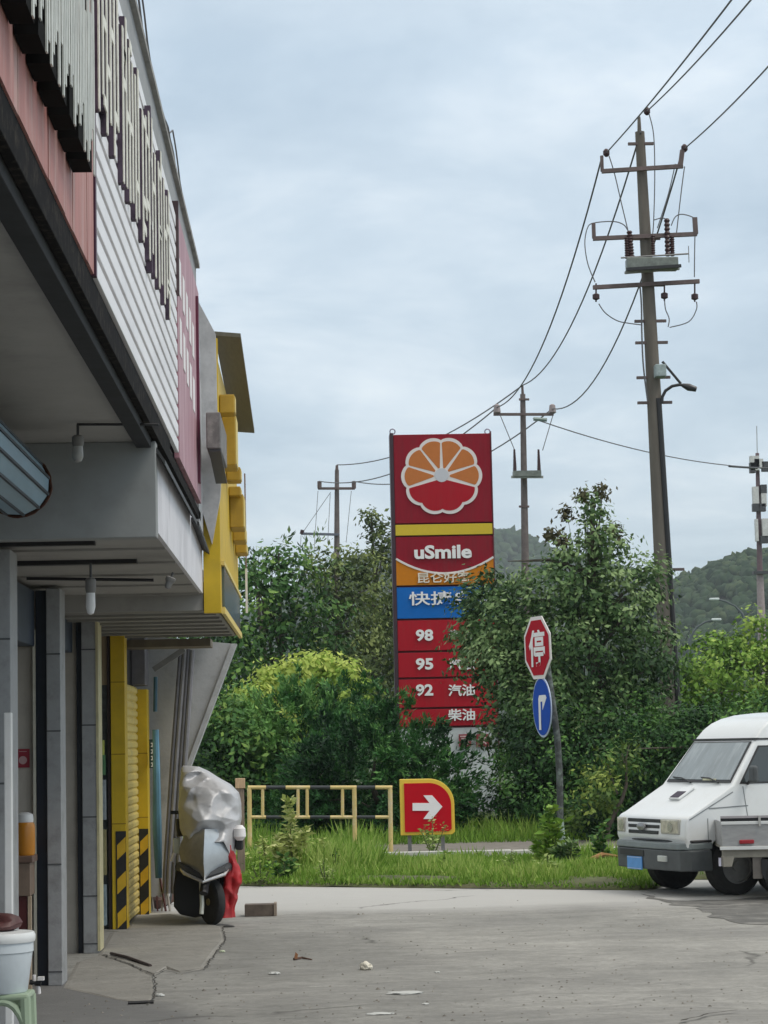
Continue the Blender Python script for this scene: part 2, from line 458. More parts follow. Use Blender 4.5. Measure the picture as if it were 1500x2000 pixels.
mb = MB().prism([(XF - .03, 13.5, 3.62), (XF + .05, 13.5, 3.50), (XF + .05, 17.2, 3.50), (XF - .03, 17.2, 3.62)], (0, 0, .03)); part('drip_flap', mb, M_dark)
mb = MB().prism([(XF - .03, 17.3, 3.56), (XF + .06, 17.3, 3.50), (XF + .06, 19.0, 3.42), (XF - .03, 19.0, 3.48)], (0, 0, .03)); part('drip_flap', mb, M_black)
# yellow canopy Y 19.1 -> 23.4
XY = -.77
mb = MB().box((-5.0, 19.122, 2.955), (XY - .032, 23.6, 3.01))
for k in range(7):
    y = 19.4 + k * .62; mb.box((-3.2, y, 2.935), (XY - .06, y + .05, 2.955))
part('canopy_underside', mb, mat('ribbed_sheet', (.25, .245, .225), .6, var=.1, stain=(.13, .12, .10), stain_amt=.6, stretch=(.3, 2, 1)))
mb = MB().box((XF + .005, 19.03, 2.93), (XY, 19.12, 5.28)); part('yellow_front', mb, M_yellow, bevel=.004)
mb = MB().box((-4, 19.055, 2.957), (XF - .0, 19.115, 3.3)); part('canopy_step', mb, M_soffit)
mb = MB().box((XY - .03, 19.121, 2.98), (XY - .002, 23.6, 5.1)); part('yellow_side', mb, M_yellow)
mb = MB().box((XY + .0, 19.3, 3.0), (XY + .02, 23.4, 3.34)); part('glass_band', mb, mat('grey_green_glass', (.09, .12, .11), .2))
mb = MB().box((XY, 19.14, 2.93), (XY + .03, 23.6, 2.985)).box((XY, 19.14, 3.345), (XY + .03, 23.6, 3.38)); part('pale_edge_strip', mb, M_yellow_pale)
# olive roof sheet overhanging the yellow sign
mb = MB().prism([P(419, 655, 19.05), P(470, 659, 19.05), P(497, 846, 23.6), P(455, 843, 23.6)], (0, 0, .035)); part('roof_sheet', mb, mat('olive_roof_sheet', (.13, .12, .085), .7, var=.15, stretch=(8, 1, 1)))
# gable and end walls
mb = MB().box((XB, YE, 0), (-1.86, YE + .2, 3.2)); part('end_wall', mb, M_greywall)
pl = [P(262, 1240, 25.5), P(452, 1257, 25.5), P(362, 1500, 25.5), P(338, 1600, 25.5), P(330, 1752, 25.5), P(262, 1752, 25.5)]
mb = MB().prism(pl, (0, .18, 0)); part('sloping_end_wall', mb, mat('pale_stained_render', (.46, .47, .48), .85, var=.1, stain=(.24, .245, .25), stain_amt=.7, stain_scale=3, bump=.15))
mb = MB().prism([P(452, 1257, 25.45), P(462, 1257, 25.45), P(371, 1500, 25.45), P(362, 1500, 25.45)], (0, .28, 0)); part('sloping_trim', mb, mat('pale_grey_trim', (.45, .46, .47), .7))
mb = MB().box((-3, 23.65, 2.86), (P(412, 1250, 23.8).x, 24.2, 2.94)); part('lintel', mb, mat('brown_beam', (.14, .12, .09), .8))
mb = MB().bar(P(300, 1308, 24.7), P(360, 1268, 24.7), .06); part('strut', mb, M_grey)
# party walls / pillars
Ys = [14.2, G(121, 1925).y, G(190, 1862).y, G(246, 1815).y, G(289, 1786).y]
def xat(u, Y, v=1600): return P(u, v, Y).x
Y0, Y1, Y2, Y3, Y4 = Ys
def joints(x0, x1, Y, zs, parent):
    for z in zs: MB().box((x0 + .002, Y - .003, z), (x1 - .002, Y - .0005, z + .012)).build('tile_joint', mat('tile_joint_dark', (.09, .095, .10), .8), parent=parent)
for k, (Y, ul, ur, zs) in enumerate(((Y0, -40, 22, (2.5, 1.6, .7)), (Y1, 92, 120, (2.55, 1.95, .92, .1)), (Y2, 161, 191, (2.7, 2.02, 1.2, .5, .08)))):
    x0, x1 = xat(ul, Y), xat(ur, Y)
    if k == 0: x0 = -2.35
    mb = MB().box((x0, Y, 0), (x1, Y + .34, 3.07)); pp = part('pillar', mb, M_tile, bevel=.006)
    joints(x0, x1, Y, zs, pp)
    if k: 
        mb = MB().box((xat((70, 70, 150)[k], Y), Y + .05, 0), (x0 - .003, Y + .25, 3.06)); part('shutter_rail', mb, mat('dark_blue_rail', (.012, .018, .03), .4), bevel=.004)
        mb = MB().box((XB, Y + .1, 0), (xat((70, 70, 150)[k], Y) - .003, Y + .3, 3.06)); part('party_wall', mb, M_plaster)
mb = MB().box((xat(64, Y1), Y1 + .04, 0), (xat(69.5, Y1), Y1 + .097, 2.75)); part('door_frame', mb, mat('cream_frame', (.55, .54, .46), .5))
mb = MB().box((xat(189, Y2), Y2 - .006, .02), (xat(194, Y2) , Y2 + .34, 3.07)); part('cream_corner_strip', mb, mat('cream_strip', (.55, .50, .30), .5))
# rolled shutters inside the door heads
for Y, a, b in ((Y1, 27, 76), (Y2, 122, 150)):
    mb = MB().box((xat(a, Y) , Y - 2.3, 2.62 if a < 50 else 2.68), (xat(b, Y) - .03, Y + .03, 3.06)); part('shutter_box', mb, mat('dark_blue_box', (.035, .05, .075), .5, var=.3), bevel=.01)
# third bay wall
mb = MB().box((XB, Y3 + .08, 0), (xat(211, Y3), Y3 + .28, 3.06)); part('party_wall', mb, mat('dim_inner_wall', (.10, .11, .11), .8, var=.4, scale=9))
mb = MB().box((xat(180, Y3), Y3 + .05, 2.46), (xat(211, Y3), Y3 + .078, 3.06)); part('wood_panel', mb, mat('warm_wood_panel', (.34, .26, .16), .6, stretch=(8, 1, 1)))
mb = MB().box((xat(211, Y3), Y3 + .02, 0), (xat(217, Y3), Y3 + .25, 3.06)); part('shutter_rail', mb, mat('dark_brown_rail', (.03, .015, .012), .5))
for i, (z0, z1, cc) in enumerate(((.05, .45, (.25, .33, .37)), (.55, 1.0, (.30, .28, .14)), (1.1, 1.5, (.33, .38, .42)), (1.55, 1.75, (.10, .25, .12)), (1.75, 1.9, (.45, .5, .12)))):
    mb = MB().box((xat(190, Y3), Y3 - .1, z0), (xat(208, Y3) - random.uniform(0, .02), Y3 + .05, z1)); part('stacked_goods', mb, mat('goods_%d' % i, cc, .6, var=.35, scale=11))
def column(Y, ul, ur, ztop, hz):
    x0, x1 = xat(ul, Y), xat(ur, Y)
    mb = MB().box((x0, Y, 0), (x1, Y + .3, ztop)); c = part('yellow_pillar', mb, M_yellow, bevel=.005)
    mb = MB()
    for z in (2.48, 1.75, 1.05):
        if z < ztop: mb.box((x0, Y - .0025, z), (x1, Y - .0004, z + .01))
    mb.build('panel_joint', mat('joint_ochre', (.30, .19, .01), .7), parent=c)
    xs = x0 + (x1 - x0) * .28
    mb = MB().box((xs, Y - .008, .0), (x1, Y - .003, hz)); mb.build('hazard_board', mat('hazard_black', (.018, .018, .018), .6, var=.5), parent=c)
    mb = MB(); z = hz - .12; w = x1 - xs - .01
    while z > .05:
        mb.prism([(xs + .012, Y - .011, z - .17), (x1 - .004, Y - .011, z - .17 + w * .9), (x1 - .004, Y - .011, z + w * .9 - .02), (xs + .012, Y - .011, z - .02)], (0, .003, 0)); z -= .34
    mb.build('hazard_stripe', mat('hazard_yellow', (.68, .42, .02), .6, var=.15), parent=c)
column(Y3, 218, 246, 3.06, .98)
column(Y4, 264, 289.5, 2.46, .93)
# ribbed yellow roller shutter between the two yellow pillars
mb = MB(); z = 0.02
while z < 2.42:
    mb.prism([(xat(247, Y3) - .05, Y3 + .31, z), (xat(247, Y3) - .03, Y3 + .31, z + .02), (xat(247, Y3) - .03, Y3 + .31, z + .06), (xat(247, Y3) - .05, Y3 + .31, z + .084)], (0, Y4 - Y3 - .32, 0)); z += .085
part('roller_shutter', mb, M_yellow_pale)
mb = MB().box((xat(248, Y4) - .1, Y3 + .5, 2.50), (xat(262, Y4), Y4 + .2, 3.05)); part('shutter_box', mb, M_black)
mb = MB().box((xat(262.5, Y4), Y4 - .25, 2.5), (xat(290, Y4), Y4 + .25, 3.04)); part('vent_box', mb, mat('grey_vent_box', (.16, .155, .17), .7), bevel=.01)
mb = MB().box((XB, Y4 + .05, 0), (xat(262, Y4), Y4 + .25, 3.06)); part('party_wall', mb, M_plaster)
# interior back partitions and floor are dark
mb = MB().box((-4.4, 3, 0), (-4.3, Y4, 3.6)); part('inner_wall', mb, M_plaster)
mb = MB().box((XB, 2.9, 0), (XW - .02, 3.0, 3.65)).box((XB, 2.9, 3.65), (XF - .13, 3.0, 5.9)); part('end_wall', mb, M_greywall)
mb = MB().box((-2.5, 3.0, 0), (-2.35, Y0 + .3, 3.64)); part('front_wall', mb, M_tile)

# white door edge and interior things of the first shop
mb = MB().box((xat(9, Y0 - .4), Y0 - .42, .15), (xat(24, Y0 - .4), Y0 - .36, P(15, 1392, Y0 - .4).z)); 
o = part('open_door_leaf', mb, M_white, bevel=.006)
# ---- things in the doorway
yj = Y1 - .35
def at(u, v, Y=yj): return P(u, v, Y)
sh = thing('wooden_cabinet', 'brown wooden cabinet standing in the first doorway under the orange jug', 'cabinet', (at(50, 1900).x, yj, 0))
m_wood = mat('brown_wood', (.16, .10, .075), .6, var=.25, stretch=(1, 1, 6))
zt = at(50, 1672).z
xa, xb = at(24, 1700).x, at(64, 1700).x
MB().box((xa, yj - .02, zt - .05), (xb, yj + .3, zt)).build('cabinet_top', m_wood, parent=sh, bevel=.004)
MB().box((xa + .01, yj, zt - .30), (xb - .02, yj + .28, zt - .052)).build('drawer', mat('brown_wood_light', (.22, .16, .12), .6), parent=sh, bevel=.004)
MB().box((xa + .03, yj + .02, .04), (xb - .045, yj + .26, zt - .302)).build('cabinet_door', mat('dark_red_wood', (.09, .018, .018), .5), parent=sh, bevel=.004)
MB().box((xb - .04, yj + .01, 0), (xb - .015, yj + .05, zt - .302)).build('leg', mat('pale_wood_leg', (.48, .38, .27), .6), parent=sh)
MB().box((xa, yj + .01, 0), (xa + .025, yj + .05, zt - .302)).build('leg', m_wood, parent=sh)
jug = thing('plastic_jug', 'orange plastic jug with a white lid on the cabinet in the first doorway', 'jug', (at(44, 1670).x, yj + .12, zt))
jr = .078
jm = Matrix.Identity(3)
MB().lathe([(jr * .9, 0), (jr, .02), (jr, .21), (jr * .95, .235), (jr * .8, .25)], (at(45, 1670).x, yj + .12, zt + .001), 24).build('jug_body', mat('orange_plastic', (.55, .22, .02), .3, var=.1), parent=jug, smooth=True)
MB().lathe([(jr * .82, 0), (jr * .85, .02), (jr * .8, .06), (jr * .4, .075)], (at(45, 1670).x, yj + .12, zt + .251), 24).build('jug_lid', M_white, parent=jug, smooth=True)
st = thing('wall_notice', 'small dark red notice on the beige wall inside the first doorway', 'notice', at(45, 1480, Y1))
a = P(32, 1463, Y1 + .09); b = P(58, 1499, Y1 + .09)
MB().box((a.x, a.y - .008, b.z), (b.x, a.y, a.z)).build('notice_board', mat('crimson_print', (.30, .02, .04), .5), parent=st)
MB().lathe([(.032, 0), (.032, .002)], (0, 0, 0), 20, Matrix.Rotation(math.pi / 2, 3, 'X')).build('emblem', mat('pale_pink_print', (.55, .35, .36), .5), M=Matrix.Translation(((a.x + b.x) / 2, a.y - .009, (a.z + b.z) / 2 - .015)), parent=st)
text('heading', '—', ((a.x + b.x) / 2, a.y - .008, a.z - .02), XR, ZU, .004, mat('pale_pink_print', (0, 0, 0)), st, width=.06, depth=.001)

# rolled-up blue shutter with rusty end
rs = thing('rolled_shutter', 'rolled-up blue slatted shutter with a rusty end under the near soffit', 'roller shutter', P(39, 955, 12.9))
c0 = P(34, 948, 12.9); R0 = .185
mb = MB(); n = 12; pr = []
for k in range(n):
    t = 2 * math.pi * k / n + .2; pr.append((c0.x + R0 * math.cos(t), c0.y, c0.z + R0 * .95 * math.sin(t)))
mb.prism(pr, (0, -7, 0)); mb.build('slats', mat('faded_blue_slats', (.22, .34, .42), .55, var=.15, stretch=(1, .2, 1), stain=(.25, .28, .3), stain_amt=.4), parent=rs, bevel=.01)
mb = MB()
for k in range(n):
    t = 2 * math.pi * k / n + .2; mb.bar((c0.x + R0 * 1.01 * math.cos(t), c0.y - .02, c0.z + R0 * .96 * math.sin(t)), (c0.x + R0 * 1.01 * math.cos(t), c0.y - 7, c0.z + R0 * .96 * math.sin(t)), .014)
mb.build('slat_seam', mat('seam_dark', (.03, .04, .05), .6), parent=rs)
vs = []; nn = 48
for yy, rr in ((0, 1.02), (0, 1.07), (.02, 1.07), (.02, .6)):
    for k in range(nn):
        t = 2 * math.pi * k / nn; q = R0 * (rr + (.05 * noise.noise(Vector((math.cos(t) * 4, math.sin(t) * 4, 0))) if rr > 1 else 0)); vs.append((c0.x + q * math.cos(t), c0.y + yy, c0.z + q * .95 * math.sin(t)))
mb = MB().add(vs, [(j * nn + k, j * nn + (k + 1) % nn, (j + 1) * nn + (k + 1) % nn, (j + 1) * nn + k) for j in range(3) for k in range(nn)])
mb.build('rusty_end_plate', mat('rust', (.09, .035, .02), .95, var=.6, scale=20, bump=.5), parent=rs)

# bulbs under the soffits
def bulb(u, v0, v1, Y, label, r=.055, cm=None, tilt=0):
    a = P(u, v0, Y); b = P(u + tilt, v1, Y)
    t = thing('hanging_bulb', label, 'light bulb', a)
    d = b - a; L = d.length
    m3 = d.normalized().to_track_quat('Z', 'Y').to_matrix()
    MB().tube([a, a.lerp(b, .45)], .008, 8).build('flex', M_dark, parent=t)
    MB().lathe([(.022, .28 * L), (.034, .32 * L), (.034, .5 * L), (.028, .58 * L)], a, 14, m3).build('socket', mat('grey_socket', (.18, .175, .165), .5), parent=t, smooth=True)
    MB().lathe([(.028, .57 * L), (r, .70 * L), (r * 1.05, .85 * L), (r * .7, .97 * L), (.005, L)], a, 18, m3).build('bulb', cm or mat('dusty_bulb_glass', (.36, .36, .34), .25), parent=t, smooth=True)
bulb(152, 830, 903, 12.6, 'dusty bulb hanging on a short flex under the near grey soffit', .030)
bulb(177, 1100, 1201, 14.3, 'white energy-saving bulb hanging beneath the lower canopy', .029, M_white)
bulb(338, 1118, 1150, 14.8, 'small spotlight fixed under the lower canopy near its street edge', .022, M_grey, -12)

# ---------------------------------------------------------------- signboards on the fascia
def ysign(u): return None
def px_plane(u, v, X=XF): return PX(u, v, X)
zt_, zb_ = 5.58, 3.80
# 1 pink slatted board with black channel boxes
s1 = thing('shop_signboard', 'weathered pink signboard at the top left carrying black channel letters', 'shop sign', (XF, 7, 3.8), 'signboards along the shop fascia')
YP = PX(182, 400, XF + .02).y
mb = MB()
y = 4.0
while y < YP - .05:
    w = min(.27, YP - y); mb.box((XF - .005, y, zb_), (XF + .02 + random.uniform(-.002, .004), y + w - .003, zt_)); y += .27
mb.build('pink_panel', mat('faded_pink_panel', (.40, .17, .15), .6, var=.2, scale=1.8, stretch=(1, 3, .25), stain=(.52, .40, .36), stain_amt=.75, stain_scale=1.6), parent=s1)
MB().box((XF - .004, YP + .0, zb_), (XF + .03, YP + .05, zt_ - .7)).build('purple_edge', mat('purple_edge', (.06, .012, .035), .5), parent=s1)
bl = mat('channel_black', (.005, .005, .005), .9, spec=.1)
fc = mat('channel_face', (.58, .60, .56), .5, var=.3, scale=14, stretch=(1, 5, .6))
yy = 6.5
def glyph(yc, zc, w, h, X0, dx, seedn, parent, side, face, th=.035):
    """one channel letter standing proud of the board: dark returns with a pale face"""
    r = random.Random(seedn)
    g = MB(); f = MB()
    def bx(y0, y1, z0, z1):
        g.box((X0, y0, z0), (X0 + dx, y1, z1)); f.box((X0 + dx + .001, y0 + .005, z0 + .005), (X0 + dx + .007, y1 - .005, z1 - .005))
    n = r.choice((5, 6)); ys = [yc - w / 2 + w * i / (n - 1) for i in range(n)]
    for i, q in enumerate(ys):
        z0 = zc - h / 2 * (1 if i % 2 == 0 else r.uniform(.5, .95)); z1 = zc + h / 2 * r.uniform(.6, 1)
        bx(q - th / 2, q + th / 2, z0, z1)
    for _ in range(r.choice((7, 8))):
        z = zc + h * r.uniform(-.42, .42); k = r.randrange(n - 1)
        bx(ys[k] + th / 2 + .001, ys[k + 1] - th / 2 - .001, z - th / 2, z + th / 2)
    p = g.build('channel_letter', side, parent=parent)
    f.build('letter_face', face, parent=p)
yy = 5.95; i = 0
while yy < 8.62:
    z0 = 4.02 + .0 * i
    g = MB().box((XF + .025, yy, z0), (XF + .10, yy + .2, 4.22)).box((XF + .025, yy + .04, 4.22), (XF + .10, yy + .10, 5.1 + .3 * (i % 2))); pz = g.build('channel_letter', bl, parent=s1)
    f = MB()
    for q in range(5):
        ya = yy + .005 + q * .056; za = 4.02 + .22 * ((i * 3 + q * 5) % 4) / 4; f.box((XF + .101, ya, za), (XF + .107, ya + .036 - .008 * (q % 2), za + .5 + .4 * ((i + q * 2) % 3) / 2))
    f.build('letter_face', fc, parent=pz)
    if i % 2: MB().box((XF + .025, yy + .131, 4.1 + .1 * (i % 3)), (XF + .10, yy + .29, 4.2 + .1 * (i % 3))).build('channel_letter', bl, parent=s1)
    yy += .3; i += 1
g = MB().box((XF + .025, 8.35, 4.95), (XF + .12, 8.55, 5.56)).box((XF + .025, 7.9, 4.9), (XF + .12, 8.1, 5.56)); g.build('channel_letter', bl, parent=s1)
# 2 white slatted board
Y2a, Y2b = YP + .06, PX(341, 600, XF + .01).y
s2 = thing('shop_signboard', 'white horizontally slatted signboard carrying upright white letters', 'shop sign', (XF, 12, 3.9), 'signboards along the shop fascia')
mb = MB(); z = 3.81
while z < zt_ - .09:
    mb.box((XF + .0, Y2a, z), (XF + .026, Y2b, z + .081)); z += .112
mb.build('white_slats', mat('white_sign_slats', (.82, .825, .85), .5, var=.05, stain=(.60, .60, .63), stain_amt=.5, stretch=(1, .3, 1)), parent=s2, bevel=.003)
MB().box((XF - .018, Y2a, 3.81), (XF - .012, Y2b, zt_)).build('backing', mat('purple_black_gap', (.02, .008, .02), .9, spec=.1), parent=s2)
m_pur = mat('purple_return', (.07, .05, .075), .7, spec=.2, var=.5, scale=9)
m_fc2 = mat('cream_letter_face', (.78, .77, .68), .5, var=.2, scale=20, stretch=(1, 3, 1))
for k, yc in enumerate((9.85, 11.1, 12.35, 13.6)):
    glyph(yc, 4.95, .95, .9, XF + .02, .03, 40 + k, s2, m_pur, m_fc2, .06)
MB().box((XF + .02, PX(291, 300, XF + .05).y, 4.45), (XF + .06, PX(291, 300, XF + .05).y + .05, 5.4)).build('upright_frame', m_pur, parent=s2)
# 3 pink printed board
Y3a, Y3b = Y2b + .02, 18.3
s3 = thing('shop_signboard', 'faded pink printed signboard with small white lettering beside the white slats', 'shop sign', (XF, 16, 3.8), 'signboards along the shop fascia')
MB().box((XF - .005, Y3a, 3.78), (XF + .03, Y3b, 5.52)).build('pink_panel', mat('faded_pink_print', (.40, .20, .24), .5, var=.15, scale=2, stretch=(1, 2, .3), stain=(.55, .42, .45), stain_amt=.7), parent=s3)
MB().box((XF - .004, Y3a - .05, 4.9), (XF + .045, Y3a - .002, 5.56)).build('dark_edge', mat('brown_edge', (.07, .04, .045), .5), parent=s3)
MB().box((XF + .031, Y3b - .5, 3.9), (XF + .05, Y3b - .38, 5.4)).build('wine_edge', mat('wine_edge', (.12, .015, .045), .5), parent=s3)
mb = MB()
for j in range(2):
    for i in range(5):
        yc = 15.5 + i * .42; z0 = 4.95 - j * .42 - .035 * i; MB().box((XF + .031, yc, z0), (XF + .035, yc + .22, z0 + .26)).build('white_letter', M_letterwhite, parent=s3)
# 4 pale end panel with hanging bracket box
s4 = thing('pale_fascia_panel', 'pale grey fascia panel between the pink board and the yellow sign', 'fascia panel', (XF, 18.7, 3.5))
MB().prism([(XF + .01, 18.34, 3.55), (XF + .01, 19.04, 3.55), (XF + .01, 19.04, 4.75), (XF + .01, 18.34, 5.3)], (-.04, 0, 0)).build('panel', mat('pale_fascia', (.48, .49, .50), .6, stain=(.3, .3, .32), stain_amt=.5), parent=s4)
MB().prism([P(u, v, 18.96) for u, v in ((388, 590), (421, 652), (424, 800), (433, 905), (430, 970), (414, 1062), (396, 1002))], (0, .08, 0)).build('panel_return', mat('pale_return', (.50, .50, .51), .6, stain=(.30, .30, .32), stain_amt=.6, stain_scale=4), parent=s4)
ac = thing('junction_box', 'grey weathered box bracketed on the fascia beside the yellow sign', 'box', (XF + .08, 18.4, 4.55))
a = P(402, 805, 17.6); b = P(434, 905, 17.6)
MB().box((a.x, 17.6, b.z + .12), (b.x - .01, 18.9, a.z)).build('box_body', mat('weathered_grey_box', (.17, .165, .16), .7, var=.3, stain=(.4, .38, .36), stain_amt=.5, stain_scale=9), parent=ac, bevel=.01)
MB().prism([(a.x + .02, 17.62, b.z + .118), (b.x - .01, 17.62, b.z + .118), (b.x - .01, 18.8, b.z), (a.x + .02, 18.8, b.z)], (0, 0, -.02)).build('bracket', M_dark, parent=ac)
# 5 yellow channel boxes
s5 = thing('yellow_channel_sign', 'bulky yellow channel letters projecting from the yellow fascia', 'shop sign', (XY, 20, 3.7))
for (v0, v1, Y, L, w) in ((770, 806, 19.25, .25, .13), (808, 908, 19.7, .5, .12), (912, 938, 20.6, .3, .13), (950, 968, 21.2, .3, .11), (965, 1030, 21.35, .5, .13), (1028, 1056, 22.1, .5, .12), (1060, 1080, 22.8, .45, .11)):
    za, zb = P(455, v0, Y).z, P(455, v1, Y).z
    p = MB().box((XY + .002, Y, zb), (XY + w, Y + L, za)).build('channel_letter', mat('ochre_return', (.42, .27, .03), .55, var=.15), parent=s5, bevel=.008)
    MB().box((XY + w + .001, Y + .015, zb + .015), (XY + w + .006, Y + L - .015, za - .015)).build('letter_face', M_yellow_pale, parent=p)
s6 = thing('end_banner', 'narrow white and brown banner at the far end of the yellow fascia', 'banner', (XY, 23.6, 3.4))
a = P(476, 1060, 23.6); b = P(487, 1197, 23.6)
MB().box((a.x + .01, 23.6, b.z), (b.x - .015, 23.63, P(480, 1110, 23.6).z)).build('white_cloth', M_white, parent=s6)
MB().box((a.x + .015, 23.58, P(480, 1108, 23.6).z), (b.x - .02, 23.64, P(480, 925, 23.6).z)).build('brown_frame', mat('brown_frame', (.20, .12, .10), .7, var=.4, scale=9), parent=s6)
# green-black small plate with white characters, at the far pillar
np_ = thing('number_plate_sign', 'narrow dark green plate with white characters on the far yellow pillar', 'sign', P(297, 1470, Y4 - .1))
a = P(291, 1444, Y4 - .1); b = P(304, 1500, Y4 - .1)
MB().box((a.x, Y4 - .1, b.z), (b.x, Y4 - .07, a.z)).build('plate', mat('dark_green_plate', (.02, .045, .04), .4), parent=np_, bevel=.004)
MB().box((a.x + .0, Y4 - .07, b.z + .1), (a.x + .02, Y4 + .02, b.z + .14)).build('bracket', M_dark, parent=np_)
mb = MB()
for i in range(4):
    z = a.z - .04 - i * .072; mb.box((a.x + .02, Y4 - .104, z - .045), (b.x - .02, Y4 - .1, z - .032)).box((a.x + .02, Y4 - .104, z - .01), (b.x - .02, Y4 - .1, z + .002)).box((a.x + .03, Y4 - .104, z - .032), (a.x + .042, Y4 - .1, z - .01))
mb.build('characters', M_letterwhite, parent=np_)
# grey drainpipes on the sloping wall
for i, (ut, ub, vt) in enumerate(((352, 322, 1278), (361, 330, 1272), (368, 339, 1268), (376, 348, 1270))):
    o = MB().tube([P(ut, vt, 25.2), P((ut + ub) / 2 + 1, 1460, 25.2), P(ub, 1700, 25.2), P(ub - 1, 1745, 25.2)], .022 + .006 * (i % 2), 8).build('drainpipe', mat('pipe_grey_%d' % (i % 2), ((.13, .13, .145), (.22, .22, .24))[i % 2], .6, var=.2), smooth=True)
    tag(o, ('dark thin drainpipe nearest the shop door, on the sloping wall', 'second drainpipe from the shops on the sloping wall', 'third drainpipe from the shops, dark grey', 'outermost pale drainpipe by the edge of the sloping wall')[i], 'drainpipe', 'drainpipes on the end wall')
# blue tarpaulin roll / pipes leaning at the far corner
o = MB().tube([P(304, 1322, 24.3), P(303, 1390, 24.3)], .022, 8).build('blue_pipe', mat('teal_pipe', (.03, .10, .15), .5), smooth=True); tag(o, 'short dark teal pipe on the wall above the blue roll', 'pipe')
vs = []
mb = MB().tube([P(304, 1425, 24.2), P(306, 1520, 24.2), P(307, 1620, 24.2), P(310, 1715, 24.2)], [.035, .04, .05, .035], 9)
o = mb.build('blue_tarpaulin_roll', mat('light_blue_tarp', (.13, .30, .42), .5, var=.35, scale=5, stretch=(1, 1, .3)), smooth=True); tag(o, 'tall light blue tarpaulin roll leaning beyond the far yellow pillar', 'tarpaulin')
rb = random.Random(3)
pile = thing('scrap_pile', 'small pile of brown sacks and sticks beside the scooter', 'junk pile', P(318, 1760, 23.9))
for k in range(4):
    c = G(308 + 7 * k, 1775 - 3 * k); 
    prof = [(.02, 0), (.07, .03), (.09, .10 + .02 * k), (.05, .18 + .03 * k), (.01, .22 + .04 * k)]
    MB().lathe(prof, (c.x, c.y, 0), 12).build('sack', mat('sack_%d' % (k % 3), ((.10, .06, .05), (.17, .15, .13), (.06, .06, .06))[k % 3], .9, var=.4, bump=.6), parent=pile, smooth=True)
for k in range(5):
    a = G(300 + 8 * k, 1780); MB().bar(a, (a.x + rb.uniform(-.12, .12), a.y + .1, rb.uniform(.35, .75)), .018).build('stick', mat('stick_%d' % (k % 2), ((.35, .33, .3), (.12, .05, .05))[k % 2], .8), parent=pile)
# ================================================================ FUEL STATION PYLON
YG = 60.0
pxm = YG / F
def g(u, v, dy=0.0): return P(u, v, YG - dy) if False else Vector((P(u, v, YG).x, YG - dy, P(u, v, YG).z))
pyl = thing('price_pylon', 'tall red fuel station price sign with a flower emblem, standing behind the trees', 'fuel sign', (g(866, 1584).x, YG, 0))
M_cr = mat('crimson_panel', (.25, .003, .016), .6, spec=.22, stain=(.17, .02, .025), stain_amt=.55, stain_scale=1.1, stretch=(2.5, 1, .35), var=.1)
M_red = mat('bright_red_panel', (.38, .003, .014), .6, spec=.22, stain=(.27, .03, .03), stain_amt=.55, stain_scale=1.1, stretch=(2.5, 1, .35), var=.06)
M_or = mat('orange_petal', (.52, .17, .045), .6, spec=.2, var=.05)
M_or2 = mat('orange_band', (.56, .19, .01), .7, spec=.15, var=.05)
M_blue = mat('blue_band', (.005, .13, .46), .7, spec=.15, var=.05)
M_ye = mat('yellow_band', (.62, .45, .01), .4, var=.04)
M_lw = mat('logo_white', (.74, .68, .66), .4, var=.03)
M_hub = mat('logo_hub', (.56, .56, .60), .4, var=.02)
DP = .55
def band(name, v0, v1, m, dy=0.0, u0=769.5, u1=959.5, par=None):
    pts = [g(u0 + (v0 - 900) * .018, v0), g(u1 + (v0 - 900) * .026, v0), g(u1 + (v1 - 900) * .026, v1), g(u0 + (v1 - 900) * .018, v1)]
    # keep bands upright and rectangular
    xl, xr = L0 + .1, R0_ - .03
    zt, zb = g(860, v0).z, g(860, v1).z
    return MB().box((xl, YG - .02 - dy, zb), (xr, YG + DP, zt)).build(name, m, parent=par or pyl, bevel=.008)
L0, R0_ = g(763, 950).x, g(962, 950).x
MB().box((L0, YG - .04, g(0, 1475).z if False else .5), (L0 + .095, YG + DP + .03, g(763, 846).z)).build('edge_frame', mat('dark_plum_frame', (.035, .012, .022), .5), parent=pyl, bevel=.01)
MB().box((R0_ - .028, YG - .04, .5), (R0_ + .0, YG + DP + .03, g(763, 846).z)).build('edge_frame', mat('wine_frame', (.11, .008, .02), .5), parent=pyl)
emb = band('emblem_panel', 848, 1021, M_cr)
band('yellow_stripe', 1024, 1045, M_ye, .01)
band('wordmark_panel', 1048, 1120, M_cr)
band('blue_panel', 1146, 1207, M_blue)
for v0, v1 in ((1211, 1270), (1274, 1322), (1326, 1381), (1385, 1418)): band('price_panel', v0, v1, M_red)
band('white_base', 1422, 1560, mat('weathered_white_base', (.52, .55, .55), .8, stain=(.22, .25, .24), stain_amt=.8, stain_scale=1.5), -.05)
MB().box((L0 + .2, YG + .05, -.05), (R0_ - .1, YG + DP - .1, .6)).build('plinth', M_greywall, parent=pyl)
MB().box((L0 + .11, YG + .07, .6), (R0_ - .04, YG + DP - .02, g(763, 850).z)).build('core_box', mat('core_dark_red', (.11, .004, .012), .7), parent=pyl)
# hanging rings on top
for u in (767, 953):
    c = g(u, 841); mb = MB(); mb.tube([c + Vector((.07 * math.cos(t * math.pi / 8), .2, .07 * math.sin(t * math.pi / 8))) for t in range(17)], .018, 6, caps=False); mb.build('lifting_ring', mat('ring_steel', (.25, .25, .33), .4, metal=.5), parent=pyl, smooth=True)
